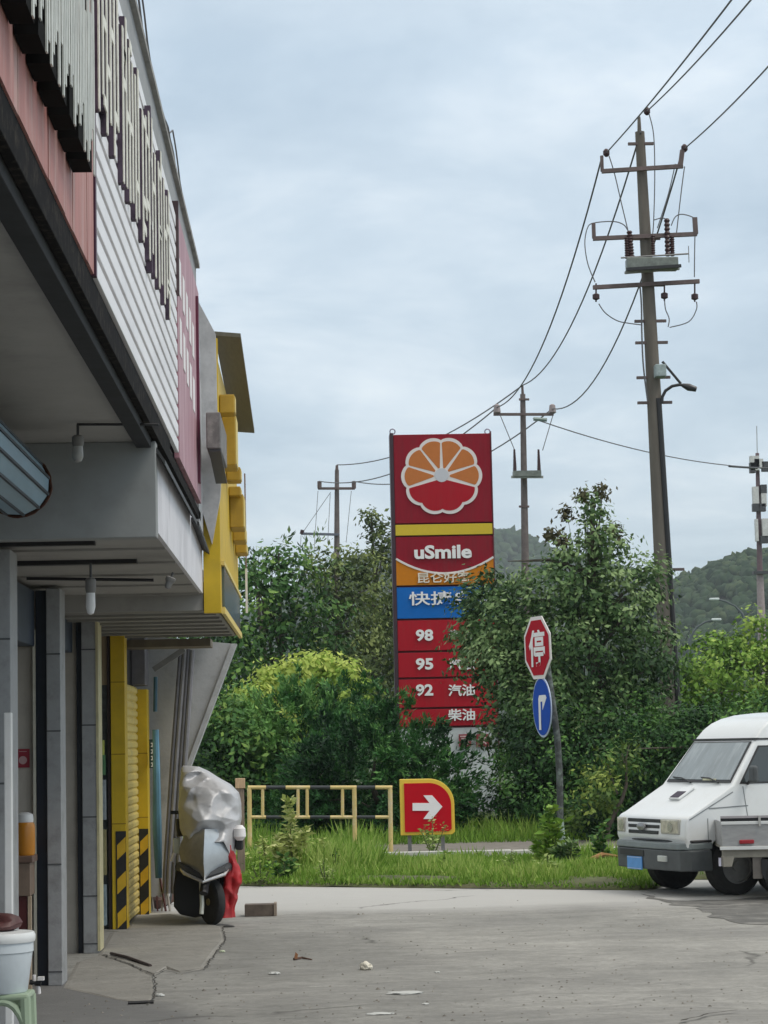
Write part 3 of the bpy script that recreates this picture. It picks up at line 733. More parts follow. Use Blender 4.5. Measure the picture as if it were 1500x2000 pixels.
# the orange swoosh
zc_ = lambda v: g(866, v).z
pts = []
for i in range(17):
    t = i / 16; x = L0 + .1 + (R0_ - L0 - .13) * t; pts.append(Vector((x, YG - .023, zc_(1090 + 30 * (1 - (2 * t - 1) ** 2)))))
swo = MB().prism([p + Vector((0, -.012, 0)) for p in pts] + [Vector((pts[-1].x, YG - .035, zc_(1142))), Vector((pts[0].x, YG - .035, zc_(1142)))], (0, .2, 0)).build('orange_panel', M_or2, parent=pyl)
mb = MB()
for i in range(16): mb.bar(pts[i] + Vector((0, -.02, 0)), pts[i + 1] + Vector((0, -.02, 0)), .02, .055, up=(0, 0, 1))
mb.build('swoosh_line', M_lw, parent=pyl)
# emblem
c0e = g(862.5, 930); Re = 80 * pxm
def petal_r(a):
    return Re * (.915 + .085 * abs(math.sin(math.radians(5 * (a - 90)))) ** .75)
def ep(a, k, dy, dz=0): 
    r = petal_r(a) * k; return Vector((c0e.x + r * math.cos(math.radians(a)), YG - .02 - dy, c0e.z + dz + r * .97 * math.sin(math.radians(a))))
out = [ep(a * 3, 1.0, .03) for a in range(120)]
MB().prism(out, (0, .03, 0)).build('emblem_outline', M_lw, parent=emb)
inner = .915
apex = Vector((c0e.x, 0, c0e.z - .10))
hub = c0e + Vector((0, 0, .0))
for i in range(6):
    a0, a1 = -18 + 36 * i, 18 + 36 * i
    arc = [ep(a0 + 36 * j / 12, inner, .035) for j in range(13)]
    cen = Vector((hub.x, YG - .055, hub.z))
    gap = .022
    # inset both sides by a constant gap
    def inset(p, a, sgn):
        n = Vector((-math.sin(math.radians(a)), 0, math.cos(math.radians(a)))) * sgn; return p + n * gap
    am = (a0 + a1) / 2
    s_ = Vector((c0e.x, YG - .055, c0e.z))
    r0 = .20 * Re
    pa = Vector((s_.x + r0 * math.cos(math.radians(am - 6)), YG - .055, s_.z + r0 * math.sin(math.radians(am - 6))))
    pb = Vector((s_.x + r0 * math.cos(math.radians(am + 6)), YG - .055, s_.z + r0 * math.sin(math.radians(am + 6))))
    body = [pa] + [inset(arc[0], a0, 1)] + arc[1:-1] + [inset(arc[-1], a1, -1)] + [pb]
    if i in (0, 5):
        pass
    MB().prism(body, (0, .02, 0)).build('orange_petal', M_or, parent=emb)
arc = [ep(-18 - 144 * j / 48, inner, .035) for j in range(49)]
rot = [Vector((c0e.x, YG - .055, c0e.z - .075))]
MB().prism([rot[0]] + [a + Vector((0, 0, -.04)) if k in (0, 48) else a for k, a in enumerate(arc)], (0, .02, 0)).build('red_petals', M_red, parent=emb)
MB().lathe([(.17 * Re, 0), (.17 * Re, .01)], (0, 0, 0), 24, Matrix.Rotation(math.pi / 2, 3, 'X')).build('emblem_hub', M_hub, M=Matrix.Translation((c0e.x, YG - .052, c0e.z + .02)), parent=emb)
def ptxt(name, s, u, v, hpx, m=M_letterwhite, wpx=None, bold=.03, dy=.03):
    return text(name, s, g(u, v) + Vector((0, -dy, 0)), XR, ZU, hpx * pxm, m, pyl, bold=bold, depth=.03, width=None if wpx is None else wpx * pxm)
ptxt('lettering', 'uSmile', 865, 1078, 27, wpx=113, bold=.035)
ptxt('lettering', '昆仑好客', 867, 1128, 21, mat('cream_letter', (.78, .70, .58), .5), wpx=104, dy=.045, bold=.012)
ptxt('lettering', '快捷自助', 882, 1168, 27, wpx=168, bold=.012)
for s, v in (('98', 1241), ('95', 1297), ('92', 1348)):
    ptxt('lettering', s, 829, v, 23, wpx=34, bold=.035)
    ptxt('lettering', '汽油', 901, v, 23, wpx=52, bold=.02)
ptxt('lettering', '柴油', 901, 1396, 23, wpx=53, bold=.02)
for u, ch in ((908, '可'), (942, '饮')):
    c = g(u, 1446); w = 12 * pxm
    q = MB().box((c.x - w, YG - .05, c.z - w), (c.x + w, YG - .01, c.z + w)).build('red_square', mat('dull_red_square', (.26, .03, .04), .5), parent=pyl)
    text('lettering', ch, (c.x, YG - .055, c.z), XR, ZU, 18 * pxm, mat('pale_pink_letter', (.62, .42, .42), .5), pyl, bold=.02, depth=.01)

# ================================================================ ARROW SIGN (D shaped)
YA = 38.0
def q(u, v, Y=YA, dy=0.): 
    p = P(u, v, Y); return Vector((p.x, Y - dy, p.z))
ar = thing('arrow_sign', 'small red D-shaped exit sign with yellow rim and white right arrow, beside the railing', 'road sign', (q(832, 1625).x, YA, 0))
def dshape(x0, x1, z0, z1, r, y):
    pts = [Vector((x0, y, z0)), Vector((x0, y, z1))]
    cx_, cz_ = x1 - r, z1 - r
    for i in range(13):
        a = math.pi / 2 * (1 - i / 12); pts.append(Vector((cx_ + r * math.cos(a), y, cz_ + r * math.sin(a))))
    pts.append(Vector((x1, y, z0 + .04))); pts.append(Vector((x1 - .05, y, z0)))
    return pts
tl = q(780, 1522); br = q(888, 1629)
MB().prism(dshape(tl.x, br.x, br.z, tl.z, .42, YA - .12), (0, .16, 0)).build('yellow_rim', mat('rim_yellow', (.74, .52, .05), .4, var=.05), parent=ar, bevel=.01)
MB().prism(dshape(tl.x + .07, br.x - .055, br.z + .055, tl.z - .07, .37, YA - .14), (0, .03, 0)).build('red_face', mat('sign_red', (.48, .004, .014), .7, spec=.15, var=.05), parent=ar)
aw = [(805, 1568), (838, 1568), (826, 1553), (843, 1553), (863, 1575), (843, 1599), (826, 1599), (838, 1583), (805, 1583)]
MB().prism([q(u, v, YA, .155) for u, v in aw], (0, .015, 0)).build('white_arrow', M_letterwhite, parent=ar)
for x in (tl.x + .15, br.x - .2): MB().box((x - .03, YA - .02, 0), (x + .03, YA + .05, br.z + .2)).build('leg', M_grey, parent=ar)

# ================================================================ STOP AND TURN SIGN
YS = G(1102, 1682).y
sp_ = thing('traffic_sign_post', 'leaning roadside post with an octagonal red stop sign above a blue arrow disc', 'traffic sign', G(1102, 1682))
pts = [P(1102, 1684, YS), P(1094, 1600, YS), P(1088, 1520, YS), P(1078, 1440, YS), P(1058, 1300, YS), P(1051, 1225, YS)]
mpost = mat('sign_post_steel', (.05, .054, .054), .7, var=.2, stain=(.30, .36, .33), stain_amt=.8, stain_scale=3)
MB().tube([p + Vector((.085, .03, 0)) * (1 if i > 1 else i * .5) for i, p in enumerate(pts[1:])], .05, 12).build('post', mpost, parent=sp_, smooth=True)
MB().tube([pts[0], pts[1]], [.055, .05], 12).build('post_sleeve', mat('flaking_green_paint', (.30, .38, .33), .8, var=.3, scale=12, stain=(.06, .07, .06), stain_amt=.8, stain_scale=14), parent=sp_, smooth=True)
MB().lathe([(.12, 0), (.12, .04), (.06, .06)], G(1102, 1684), 12).build('base_plate', M_dark, parent=sp_)
# signs face partly to the left: rotate about the vertical
ang = math.radians(71)   # plane turned away
def disc(c, W, H, sides, m, off, name, par, turn=0., th=.012, ang=ang):
    r_ = Vector((math.cos(ang), -math.sin(ang), 0)); n = Vector((-math.sin(ang), -math.cos(ang), 0))
    upv = (Vector((-.02, 0, 1))).normalized()
    pts = []
    for k in range(sides):
        t = 2 * math.pi * k / sides + turn
        pts.append(Vector(c) + r_ * (W * math.cos(t)) + upv * (H * math.sin(t)) + n * off)
    return MB().prism(pts, n * -th).build(name, m, parent=par)
m_sr = mat('stop_red', (.42, .004, .018), .7, spec=.15, var=.08); m_sb = mat('turn_blue', (.006, .07, .42), .7, spec=.15, var=.06)
cs = P(1052, 1265, YS); ct = P(1061, 1381, YS)
Rs = 61 * YS / F / math.cos(math.pi / 8)
Wc = 1.0
so1 = disc(cs, Rs * Wc, Rs, 8, mat('rim_white', (.78, .72, .70), .4, var=.04), .02, 'stop_plate', sp_, math.pi / 8)
disc(cs, Rs * .88, Rs * .88, 8, m_sr, .027, 'red_face', so1, math.pi / 8, .005)
rt = 59 * YS / F
A2 = math.radians(78)
so2 = disc(ct, rt, rt, 40, mat('rim_pale_blue', (.45, .52, .70), .4, var=.04), .02, 'turn_plate', sp_, 0, .012, A2)
disc(ct, rt * .93, rt * .93, 40, m_sb, .027, 'blue_face', so2, 0, .005, A2)
r_ = Vector((math.cos(ang), -math.sin(ang), 0)); n_ = Vector((-math.sin(ang), -math.cos(ang), 0))
text('stop_character', '停', cs + n_ * .029, r_, ZU, Rs * 1.12, M_letterwhite, so1, bold=.02, depth=.003)
r_ = Vector((math.cos(A2), -math.sin(A2), 0)); n_ = Vector((-math.sin(A2), -math.cos(A2), 0))
def tp(a, b): return ct + r_ * (a * rt) + ZU * (b * rt) + n_ * .0305
arw = [(-.22, -.72), (-.02, -.72), (-.02, .12), (.2, .12), (.2, -.1), (.55, .27), (.2, .62), (.2, .36), (-.12, .36), (-.22, .24)]
arw = [(-.30, -.75), (-.08, -.75), (-.08, .18), (.12, .18), (.12, -.10), (.58, .30), (.12, .72), (.12, .42), (-.18, .42), (-.30, .28)]
MB().prism([tp(a, b) for a, b in arw], n_ * -.003).build('white_arrow', M_letterwhite, parent=so2)
MB().tube([cs + Vector((.0, .02, .1)), cs + Vector((.085, .03, .1))], .02, 6).tube([ct, ct + Vector((.09, .03, 0))], .02, 6).build('clamp', M_dark, parent=sp_)

# ================================================================ RAILING
YR = G(762, 1682).y
rl = thing('barrier_railing', 'low yellow and black striped pipe railing in the long grass', 'railing', G(640, 1680))
M_rb = mat('railing_black', (.03, .035, .04), .5); M_ry = mat('railing_cream_yellow', (.66, .50, .20), .5, var=.1, stain=(.66, .56, .44), stain_amt=.8, stain_scale=3)
def rq(u, v): return P(u, v, YR)
segs = [(484, 520, 1), (520, 558, 0), (558, 606, 1), (606, 645, 0), (645, 697, 1), (697, 733, 0), (733, 767, 1)]
for v in (1538, 1596):
    for a, b, c in segs:
        MB().tube([rq(a, v), rq(b - .5, v)], .031 if v == 1538 else .027, 10).build('rail', M_ry if c else M_rb, parent=rl, smooth=True)
for u in (487, 692, 762):
    MB().tube([Vector((rq(u, 1600).x, YR, -.02)), rq(u, 1539)], .036, 10).build('post', M_ry, parent=rl, smooth=True)
for u in (513, 582, 600, 669):
    MB().tube([rq(u, 1596), rq(u, 1540)], .026, 10).build('upright', M_ry, parent=rl, smooth=True)

# weathered wooden post with block by the scooter
YW = 30.5
wp_ = thing('wooden_post', 'weathered brown post with a pale wooden block on top behind the covered scooter', 'post', (P(469, 1650, YW).x, YW, 0))
a = P(469, 1540, YW)
MB().box((a.x - .05, YW, 0), (a.x + .05, YW + .09, a.z)).build('post', mat('grey_brown_post', (.22, .17, .13), .9, var=.3, stretch=(6, 6, 1)), parent=wp_, bevel=.006)
MB().box((a.x - .065, YW - .02, a.z + .001), (a.x + .065, YW + .11, a.z + .135)).build('post_cap', mat('pale_wood_block', (.48, .33, .20), .8, var=.3, stretch=(12, 1, 1)), parent=wp_, bevel=.006)

# ================================================================ UTILITY POLES
def pole_shaft(u0, v0, u1, v1, Y, r0, r1, name, m, par):
    top = P(u0, v0, Y); mid = P(u1, v1, Y); d = (mid - top) / (top.z - mid.z); bot = top + d * (top.z + .1)
    MB().tube([bot, mid, top], [r1 * 1.05, r1, r0], 20).build(name, m, parent=par, smooth=True)
    return lambda v: P(u0 + (u1 - u0) * (v - v0) / (v1 - v0), v, Y)
YPA = 50.0
def a_(u, v, dy=0.): 
    p = P(u, v, YPA); return Vector((p.x, YPA - dy, p.z))
pa = thing('utility_pole', 'tallest concrete power pole with switchgear, three crossarms and a lamp arm on the right', 'power pole', (a_(1312, 1190).x + .4, YPA, 0), 'power poles along the road')
s = YPA / F
ax = pole_shaft(1249.5, 258, 1300, 1190, YPA, 9.5 * s, 18.5 * s, 'shaft', M_conc, pa)
MB().tube([a_(1249, 262), a_(1248, 228)], [.05, .035], 10).build('pole_top_insulator', M_conc, parent=pa, smooth=True)
def arm(u0, v0, u1, v1, w=.09, name='crossarm'):
    return MB().bar(a_(u0, v0, .2), a_(u1, v1, .2), w, w).build(name, M_rustpole, parent=pa)
arm(1173, 339, 1331, 329); arm(1156, 470, 1358, 461); arm(1156, 565, 1363, 553)
MB().bar(a_(1174, 339, .2), a_(1173, 309, .2), .07).build('insulator', M_rustpole, parent=pa)
MB().bar(a_(1326, 329, .2), a_(1330, 298, .2), .10).build('insulator', M_rustpole, parent=pa)
MB().bar(a_(1158, 469, .2), a_(1157, 440, .2), .08).build('insulator', M_rustpole, parent=pa)
MB().bar(a_(1356, 461, .2), a_(1354, 429, .2), .10).build('insulator', M_rustpole, parent=pa)
for u, v in ((1182, 303), (1334, 294), (1261, 222)):
    MB().lathe([(.03, -.09), (.075, -.04), (.075, .04), (.03, .09)], a_(u, v, .2), 12).build('insulator', M_ins, parent=pa, smooth=True)
def bushing(u0, v0, u1, v1, r=.07):
    A_, B_ = a_(u0, v0, .25), a_(u1, v1, .25); n = 9; pts = []; rr = []
    for i in range(n * 2 + 1):
        pts.append(A_.lerp(B_, i / (n * 2))); rr.append(r if i % 2 else r * .65)
    MB().tube(pts, rr, 10).build('fuse_bushing', M_ins, parent=pa)
bushing(1226, 456, 1231, 508); bushing(1221, 468, 1222, 510, .06); bushing(1299, 432, 1301, 505); bushing(1309, 466, 1310, 505, .06); bushing(1272, 464, 1273, 505, .05)
MB().box((a_(1219, 530).x, YPA - .55, a_(1270, 528).z - .08), (a_(1318, 530).x, YPA - .2, a_(1270, 512).z)).build('switch_body', mat('switch_grey_green', (.17, .19, .17), .5, var=.3, scale=9), parent=pa, bevel=.02)
MB().bar(a_(1216, 539, .35), a_(1322, 531, .35), .10, .05).build('switch_bracket', mat('galvanised_bracket', (.30, .31, .28), .5, var=.3), parent=pa)
MB().bar(a_(1216, 537, .6), a_(1322, 530, .6), .05, .07).build('switch_bracket', M_black, parent=pa)
MB().tube([a_(1208, 511, .4), a_(1340, 503, .4)], .02, 6).tube([a_(1339, 488, .4), a_(1340, 520, .4)], .01, 5).build('switch_rod', M_grey, parent=pa)
for v in (282, 331, 467, 558, 628, 670, 738, 787, 1113):
    c = ax(v); w = .17 + .0002 * (v - 282) + .06
    MB().bar(c + Vector((-w - .06, -.05, 0)), c + Vector((w + .06, -.05, 0)), .07, .06).build('band', M_rustpole, parent=pa)
for u, v in ((1162, 583), (1295, 581), (1354, 583)):
    MB().tube([a_(u, v - 26, .2), a_(u, v + 10, .2)], .02, 6).lathe([(.02, -.08), (.08, -.05), (.08, .05), (.02, .08)], a_(u, v, .2), 12).build('surge_arrester', M_ins, parent=pa, smooth=True)
def lead(pts, r=.013, name='jumper_lead'):
    # smooth through points (Catmull-Rom)
    Q = [a_(u, v, .22) for u, v in pts]; out = []
    for i in range(len(Q) - 1):
        p0, p1, p2, p3 = Q[max(i - 1, 0)], Q[i], Q[i + 1], Q[min(i + 2, len(Q) - 1)]
        for k in range(5):
            t = k / 5; out.append(.5 * ((2 * p1) + (-p0 + p2) * t + (2 * p0 - 5 * p1 + 4 * p2 - p3) * t * t + (-p0 + 3 * p1 - 3 * p2 + p3) * t ** 3))
    out.append(Q[-1])
    MB().tube(out, r, 6).build(name, M_wire, parent=pa, smooth=True)
lead([(1167, 597), (1180, 615), (1203, 630), (1226, 635), (1250, 638)]); lead([(1295, 590), (1297, 608), (1304, 626), (1302, 642)]); lead([(1357, 593), (1357, 608), (1342, 632), (1305, 643)])
lead([(1187, 309), (1198, 345), (1212, 405), (1224, 455)]); lead([(1265, 228), (1274, 270), (1276, 350), (1274, 432), (1272, 462)])
lead([(1316, 325), (1302, 385), (1281, 450)]); lead([(1334, 330), (1328, 375), (1318, 462)])
lead([(1224, 455), (1215, 443), (1195, 437), (1157, 440), (1145, 450), (1140, 480), (1146, 520), (1160, 555)])
lead([(1300, 434), (1290, 430), (1275, 434)]); lead([(1308, 445), (1316, 428), (1330, 423), (1352, 430), (1356, 442), (1354, 470), (1353, 545)])
lead([(1247, 560), (1250, 600), (1251, 660), (1254, 720), (1262, 785)], .02, 'downlead')
mb = MB(); mb.tube([ax(v) + Vector((.075 + .00010 * (v - 780), -.16 - .00004 * (v - 780), 0)) for v in (780, 900, 1050, 1190, 1380)], .062, 8); mb.build('black_conduit', M_black, parent=pa, smooth=True)
MB().tube([a_(1290, 790, .2), a_(1291, 778, .2), a_(1297, 766, .2), a_(1310, 757, .2), a_(1325, 754, .2), a_(1340, 757, .2)], .035, 8).tube([a_(1291, 709, .2), a_(1327, 752, .2)], .03, 8).build('lamp_arm', M_black, parent=pa, smooth=True)
MB().tube([a_(1330, 755, .2), a_(1342, 759, .2), a_(1357, 763, .2)], [.045, .085, .06], 12).build('lamp_head', mat('lamp_head_black', (.03, .03, .035), .3), parent=pa, smooth=True)
MB().box((a_(1274, 730).x, YPA - .5, a_(1280, 742).z), (a_(1295, 730).x, YPA - .2, a_(1280, 718).z)).build('camera_box', mat('pale_green_box', (.30, .36, .36), .5, var=.3, scale=10), parent=pa, bevel=.02)

YPB = 77.0
def b_(u, v, dy=0.): 
    p = P(u, v, YPB); return Vector((p.x, YPB - dy, p.z))
pb_ = thing('utility_pole', 'slender power pole with a switch cradle just right of the red pylon', 'power pole', (b_(1027, 1200).x, YPB, 0), 'power poles along the road')
pole_shaft(1021, 770, 1026, 1110, YPB, 5.2 * YPB / F, 7.6 * YPB / F, 'shaft', mat('weathered_pole', (.15, .125, .12), .9, var=.25), pb_)
MB().tube([b_(1021, 772), b_(1020, 752)], [.05, .04], 8).build('insulator', M_rustpole, parent=pb_)
MB().bar(b_(963, 811, .2), b_(1080, 811, .2), .09).build('crossarm', M_rustpole, parent=pb_)
for u in (970, 1078): MB().lathe([(.06, 0), (.13, .05), (.10, .3), (.04, .34)], b_(u, 810, .2), 10).build('insulator', mat('pale_insulator', (.30, .25, .25), .5), parent=pb_)
for u in (1004, 1051):
    MB().tube([b_(u, 931, .3), b_(u, 912, .3), b_(u - 1, 880, .3)], [.07, .06, .035], 10).build('fuse_bushing', M_ins, parent=pb_)
MB().box((b_(1000, 930).x, YPB - .6, b_(1025, 934).z), (b_(1054, 930).x, YPB - .2, b_(1025, 923).z)).build('switch_body', mat('switch_grey_green', (0, 0, 0)), parent=pb_)
MB().bar(b_(996, 935, .5), b_(1058, 935, .5), .08).build('switch_bracket', mat('galvanised_bracket', (0, 0, 0)), parent=pb_)
for v in (781, 990): MB().bar(b_(1013, v, .1), b_(1033, v, .1), .07).build('band', M_rustpole, parent=pb_)
MB().tube([b_(975, 812, .3), b_(1003, 880, .3)], .015, 5).tube([b_(1078, 814, .3), b_(1058, 882, .3)], .015, 5).build('jumper_lead', M_wire, parent=pb_)

YPC = 103.0
def c_(u, v, dy=0.): 
    p = P(u, v, YPC); return Vector((p.x, YPC - dy, p.z))
pc = thing('utility_pole', 'farthest power pole with a low side arm, above the trees left of the pylon', 'power pole', (c_(659, 1100).x, YPC, 0), 'power poles along the road')
pole_shaft(658, 918, 658, 1060, YPC, .095, .13, 'shaft', mat('weathered_pole', (0, 0, 0)), pc)
MB().tube([c_(658, 920), c_(658, 909)], [.08, .06], 8).build('insulator', M_rustpole, parent=pc)
MB().bar(c_(621, 955, .2), c_(693, 955, .2), .11).build('crossarm', M_rustpole, parent=pc)
for u in (624, 691): MB().tube([c_(u, 955, .2), c_(u, 941, .2)], .10, 8).build('insulator', M_rustpole, parent=pc)
MB().bar(c_(588, 1043, .2), c_(662, 1045, .2), .11).build('crossarm', mat('blue_grey_steel', (.12, .13, .17), .5), parent=pc)
MB().tube([c_(589, 1044, .2), c_(591, 1036, .2)], .09, 8).build('insulator', M_ins, parent=pc)
for x in (((621, 960), (613, 1080)), ((646, 962), (592, 1040)), ((645, 965), (640, 1060)), ((686, 960), (676, 1060)), ((588, 1046), (587, 1075))):
    MB().tube([c_(*x[0], .2), c_(*x[1], .2)], .012, 4).build('jumper_lead', M_wire, parent=pc)

# overhead lines
YN = 6.0
def near(u, v, Y=34): return P(u, v, Y)
def wire(a, b, s, r, label, name='power_line'):
    o = MB().tube(sag(a, b, s, 20), r, 5).build(name, M_wire, smooth=True); tag(o, label, 'overhead wire', 'overhead power lines')
def ext(a, u, v, Y, k):
    """from a through the point seen at (u, v), Y away, onwards towards the viewer"""
    b = P(u, v, Y); return a + (b - a) * k
for (u, v), (un, vn), lb in (((1182, 303), (1395, 0), 'left wire running overhead from the tall pole towards the viewer'), ((1261, 222), (1432, 0), 'middle wire running overhead from the top of the tall pole towards the viewer'), ((1335, 294), (1500, 92), 'right wire running overhead from the tall pole out of the picture')):
    a = a_(u, v, .2); Yn = {1395: 33.0, 1432: 35.5, 1500: 37.5}[un]
    wire(a, ext(a, un, vn, Yn, 2.6), .35, .016, lb)
AB = [(a_(1174, 309, .2), b_(970, 797, .2), 1.25, 'left wire between the tall pole and the slender pole'), (a_(1249, 262, .2), b_(1020, 754, .2), 1.2, 'top wire between the tall pole and the slender pole'), (a_(1330, 298, .2), b_(1078, 800, .2), 1.6, 'right wire between the tall pole and the slender pole')]
for a, b, s_, lb in AB: wire(a, b, s_, .021, lb)
BC = [(b_(970, 797, .2), c_(624, 941, .2), .9, 'left wire from the slender pole to the farthest pole'), (b_(1020, 754, .2), c_(658, 909, .2), .7, 'top wire from the slender pole to the farthest pole'), (b_(1078, 800, .2), c_(691, 941, .2), 1.0, 'right wire from the slender pole to the farthest pole')]
for a, b, s_, lb in BC: wire(a, b, s_, .024, lb)
a, b = b_(1040, 820, .3), P(1640, 905, 110); wire(a, b, .8, .022, 'thin wire crossing the sky to the right, behind the tall pole')
mid = sag(a, b, .8, 20)
o = MB().tube([mid[11] + Vector((0, 0, -.03)), mid[13] + Vector((0, 0, -.03))], .05, 6).build('cable_splice', M_dark); tag(o, 'dark splice sleeve on the thin wire right of the tall pole', 'splice')
o = MB().tube([b_(1040, 821, .35), b_(1066, 823, .35)], .07, 6).build('strain_insulator', mat('green_grey_ins', (.22, .28, .26), .5)); tag(o, 'pale green strain insulator beside the slender pole', 'insulator')

# ================================================================ CELL TOWER AND STREET LAMPS
YC = 170.0
def t_(u, v, dy=0.): 
    p = P(u, v, YC); return Vector((p.x, YC - dy, p.z))
ct_ = thing('cell_tower', 'slim mast with white antenna panels at the right edge in front of the hill', 'phone mast', (t_(1488, 1250).x, YC, 0))
tp0 = t_(1479, 885); bt = t_(1487, 1200)
MB().tube([bt + (bt - tp0) * .75, bt, t_(1484, 1115)], [.34, .30, .26], 12).build('mast_base', mat('pinkish_mast', (.34, .28, .28), .8), parent=ct_, smooth=True)
MB().tube([t_(1484, 1115), tp0], [.22, .14], 10).build('mast', mat('plum_mast', (.14, .09, .10), .7), parent=ct_, smooth=True)
MB().tube([tp0, t_(1478, 832)], .03, 5).build('lightning_rod', M_grey, parent=ct_)
mwp = mat('antenna_white', (.60, .60, .58), .5)
for (u, v0, v1, w, m) in ((1471, 892, 920, .34, mwp), (1467, 905, 925, .2, M_dark), (1492, 903, 922, .26, M_dark), (1479, 898, 916, .34, mwp), (1473, 952, 985, .22, mwp), (1489, 948, 965, .22, M_dark), (1474, 985, 1000, .26, M_dark), (1489, 965, 990, .20, mwp), (1486, 985, 1000, .26, M_dark), (1475, 1015, 1058, .10, mwp), (1492, 1014, 1050, .26, mwp), (1490, 1048, 1062, .3, M_dark), (1484, 1116, 1122, .6, M_dark)):
    A1, B1 = t_(u, v0, .3), t_(u, v1, .3); MB().box((A1.x - w, A1.y - .3, B1.z), (A1.x + w, A1.y + .2, A1.z)).build('antenna_panel', m, parent=ct_)
YL = 120.0
def l_(u, v): return P(u, v, YL)
for pts, hd, lb, Yb in (([(1460, 1260), (1456, 1215), (1449, 1198), (1436, 1184), (1418, 1175), (1404, 1171)], (1395, 1170), 'upper curved street lamp arm in front of the right hill', 0), ([(1338, 1290), (1343, 1262), (1350, 1241), (1361, 1225), (1377, 1215), (1392, 1211)], (1399, 1210), 'lower curved street lamp arm near the valley between hills', 0)):
    t = thing('street_lamp', lb, 'street lamp', (l_(*pts[0]).x, YL, 0), 'distant street lamps')
    foot = l_(*pts[0]); foot = Vector((foot.x, YL, 0))
    MB().tube([foot] + [l_(*x) for x in pts], [.10] + [.07] * 3 + [.05] * 3, 8).build('pole', mat('lamp_pole_grey', (.09, .11, .12), .6), parent=t, smooth=True)
    h = l_(*hd); MB().box((h.x - .26, h.y - .12, h.z - .06), (h.x + .26, h.y + .12, h.z + .06)).build('lamp_head', mat('lamp_white', (.66, .72, .72), .4), parent=t, bevel=.04)

# ================================================================ VAN
def loc(o):
    o['_local'] = 1; return o
van = thing('minibus_van', 'white high-roof van with grey bumper parked at the verge on the right', 'van', (0, 0, 0))
M_vw = mat('van_white', (.72, .75, .76), .28, var=.03, scale=1.5, stain=(.55, .54, .50), stain_amt=.25, stain_scale=2, coat=.4)
M_glass = mat('dark_vehicle_glass', (.04, .05, .05), .06, var=.1, spec=.8)
M_ws = mat('windscreen_glass', (.20, .24, .255), .12, var=.25, scale=1.5, spec=.9, stain=(.36, .41, .43), stain_amt=.8, stain_scale=2.2, stretch=(.6, 2.2, .6))  # pale streaks in the glass colour stand in for sky reflection
M_bump = mat('grey_bumper_plastic', (.075, .085, .09), .6, var=.2)
M_bump2 = mat('light_bumper_trim', (.17, .20, .205), .55, var=.15)
M_tyre = mat('tyre_rubber', (.025, .026, .027), .85, var=.3, scale=20)
M_rim = mat('steel_rim', (.26, .265, .265), .5, var=.3, metal=.2)
def hw(z): return .83 if z <= 1.2 else .83 - .20 * (z - 1.2) / .95
def arch(cx_, r, z0, n=9): return [(cx_ + r * math.cos(math.pi * i / n), z0 + (.335 - z0) + r * math.sin(math.pi * i / n)) for i in range(n + 1)]
low = [(-.02, .52), (-.02, .58), (0, .62), (-.012, .79), (-.03, .845), (-.065, .872), (-.12, .893), (-.74, 1.2), (-5.42, 1.2), (-5.46, .6), (-5.40, .34)] + [(x, z) for x, z in reversed(arch(-4.0, .40, .3))] + [(x, z) for x, z in reversed(arch(-.76, .40, .3))][0:] + [(-.15, .34)]
lowf = low[:11] + [(-4.42, .34)] + [(-4.0 - .40 * math.cos(math.pi * i / 9), .34 + .36 * math.sin(math.pi * i / 9)) for i in range(10)] + [(-1.08, .34)] + [(-.68 - .40 * math.cos(math.pi * i / 9), .34 + .36 * math.sin(math.pi * i / 9)) for i in range(10)] + [(-.15, .34)]
upf = [(-.74, 1.2), (-1.12, 1.76), (-1.16, 1.82), (-1.24, 1.92), (-1.34, 2.0), (-1.47, 2.06), (-1.65, 2.105), (-1.95, 2.135), (-2.4, 2.15), (-5.3, 2.16), (-5.42, 2.05), (-5.42, 1.2)]
mb = MB()
for prof in (lowf, upf):
    n = len(prof)
    vs = [(x, -hw(z), z) for x, z in prof] + [(x, hw(z), z) for x, z in prof]
    fs = [tuple(range(n)), tuple(range(2 * n - 1, n - 1, -1))]
    for i in range(n):
        j = (i + 1) % n
        if prof is lowf and prof[i][1] == 1.2 and prof[j][1] == 1.2: continue
        if prof is upf and prof[i][1] == 1.2 and prof[j][1] == 1.2: continue
        fs.append((i, j, j + n, i + n))
    mb.add(vs, fs)
body = mb.build('body', M_vw, parent=van)
bmv = bmesh.new(); bmv.from_mesh(body.data); bmesh.ops.remove_doubles(bmv, verts=bmv.verts, dist=.0005); bmesh.ops.recalc_face_normals(bmv, faces=bmv.faces); bmv.to_mesh(body.data); bmv.free()
bv = body.modifiers.new('bevel', 'BEVEL'); bv.width = .06; bv.segments = 5; bv.limit_method = 'ANGLE'; bv.angle_limit = math.radians(28)
for p in body.data.polygons: p.use_smooth = True
body.data.set_sharp_from_angle(angle=math.radians(50))
# windscreen on the sloping front
def ws(x, z, y, off): 
    n = Vector((.56, 0, .38)).normalized(); return Vector((x, y, z)) + n * off
def quad3(name, pts, off, m, par=van, bevel=0): return MB().prism(pts, off).build(name, m, parent=par, bevel=bevel)
nW = Vector((.56, 0, .38)).normalized()
seal = quad3('windscreen_seal', [ws(-.764, 1.235, s_ * (hw(1.23) - .075), .004) if k == 0 else ws(-1.113, 1.75, s_ * (hw(1.75) - .05), .004) for k, s_ in ((0, -1), (0, 1), (1, 1), (1, -1))], nW * .008, M_black)
quad3('windscreen', [ws(-.784, 1.265, s_ * (hw(1.25) - .10), .012) if k == 0 else ws(-1.103, 1.735, s_ * (hw(1.75) - .08), .012) for k, s_ in ((0, -1), (0, 1), (1, 1), (1, -1))], nW * .004, M_ws)
MB().box((-1.17, -.72, 1.772), (-1.118, .72, 1.80)).build('roof_seam', M_dark, parent=van)
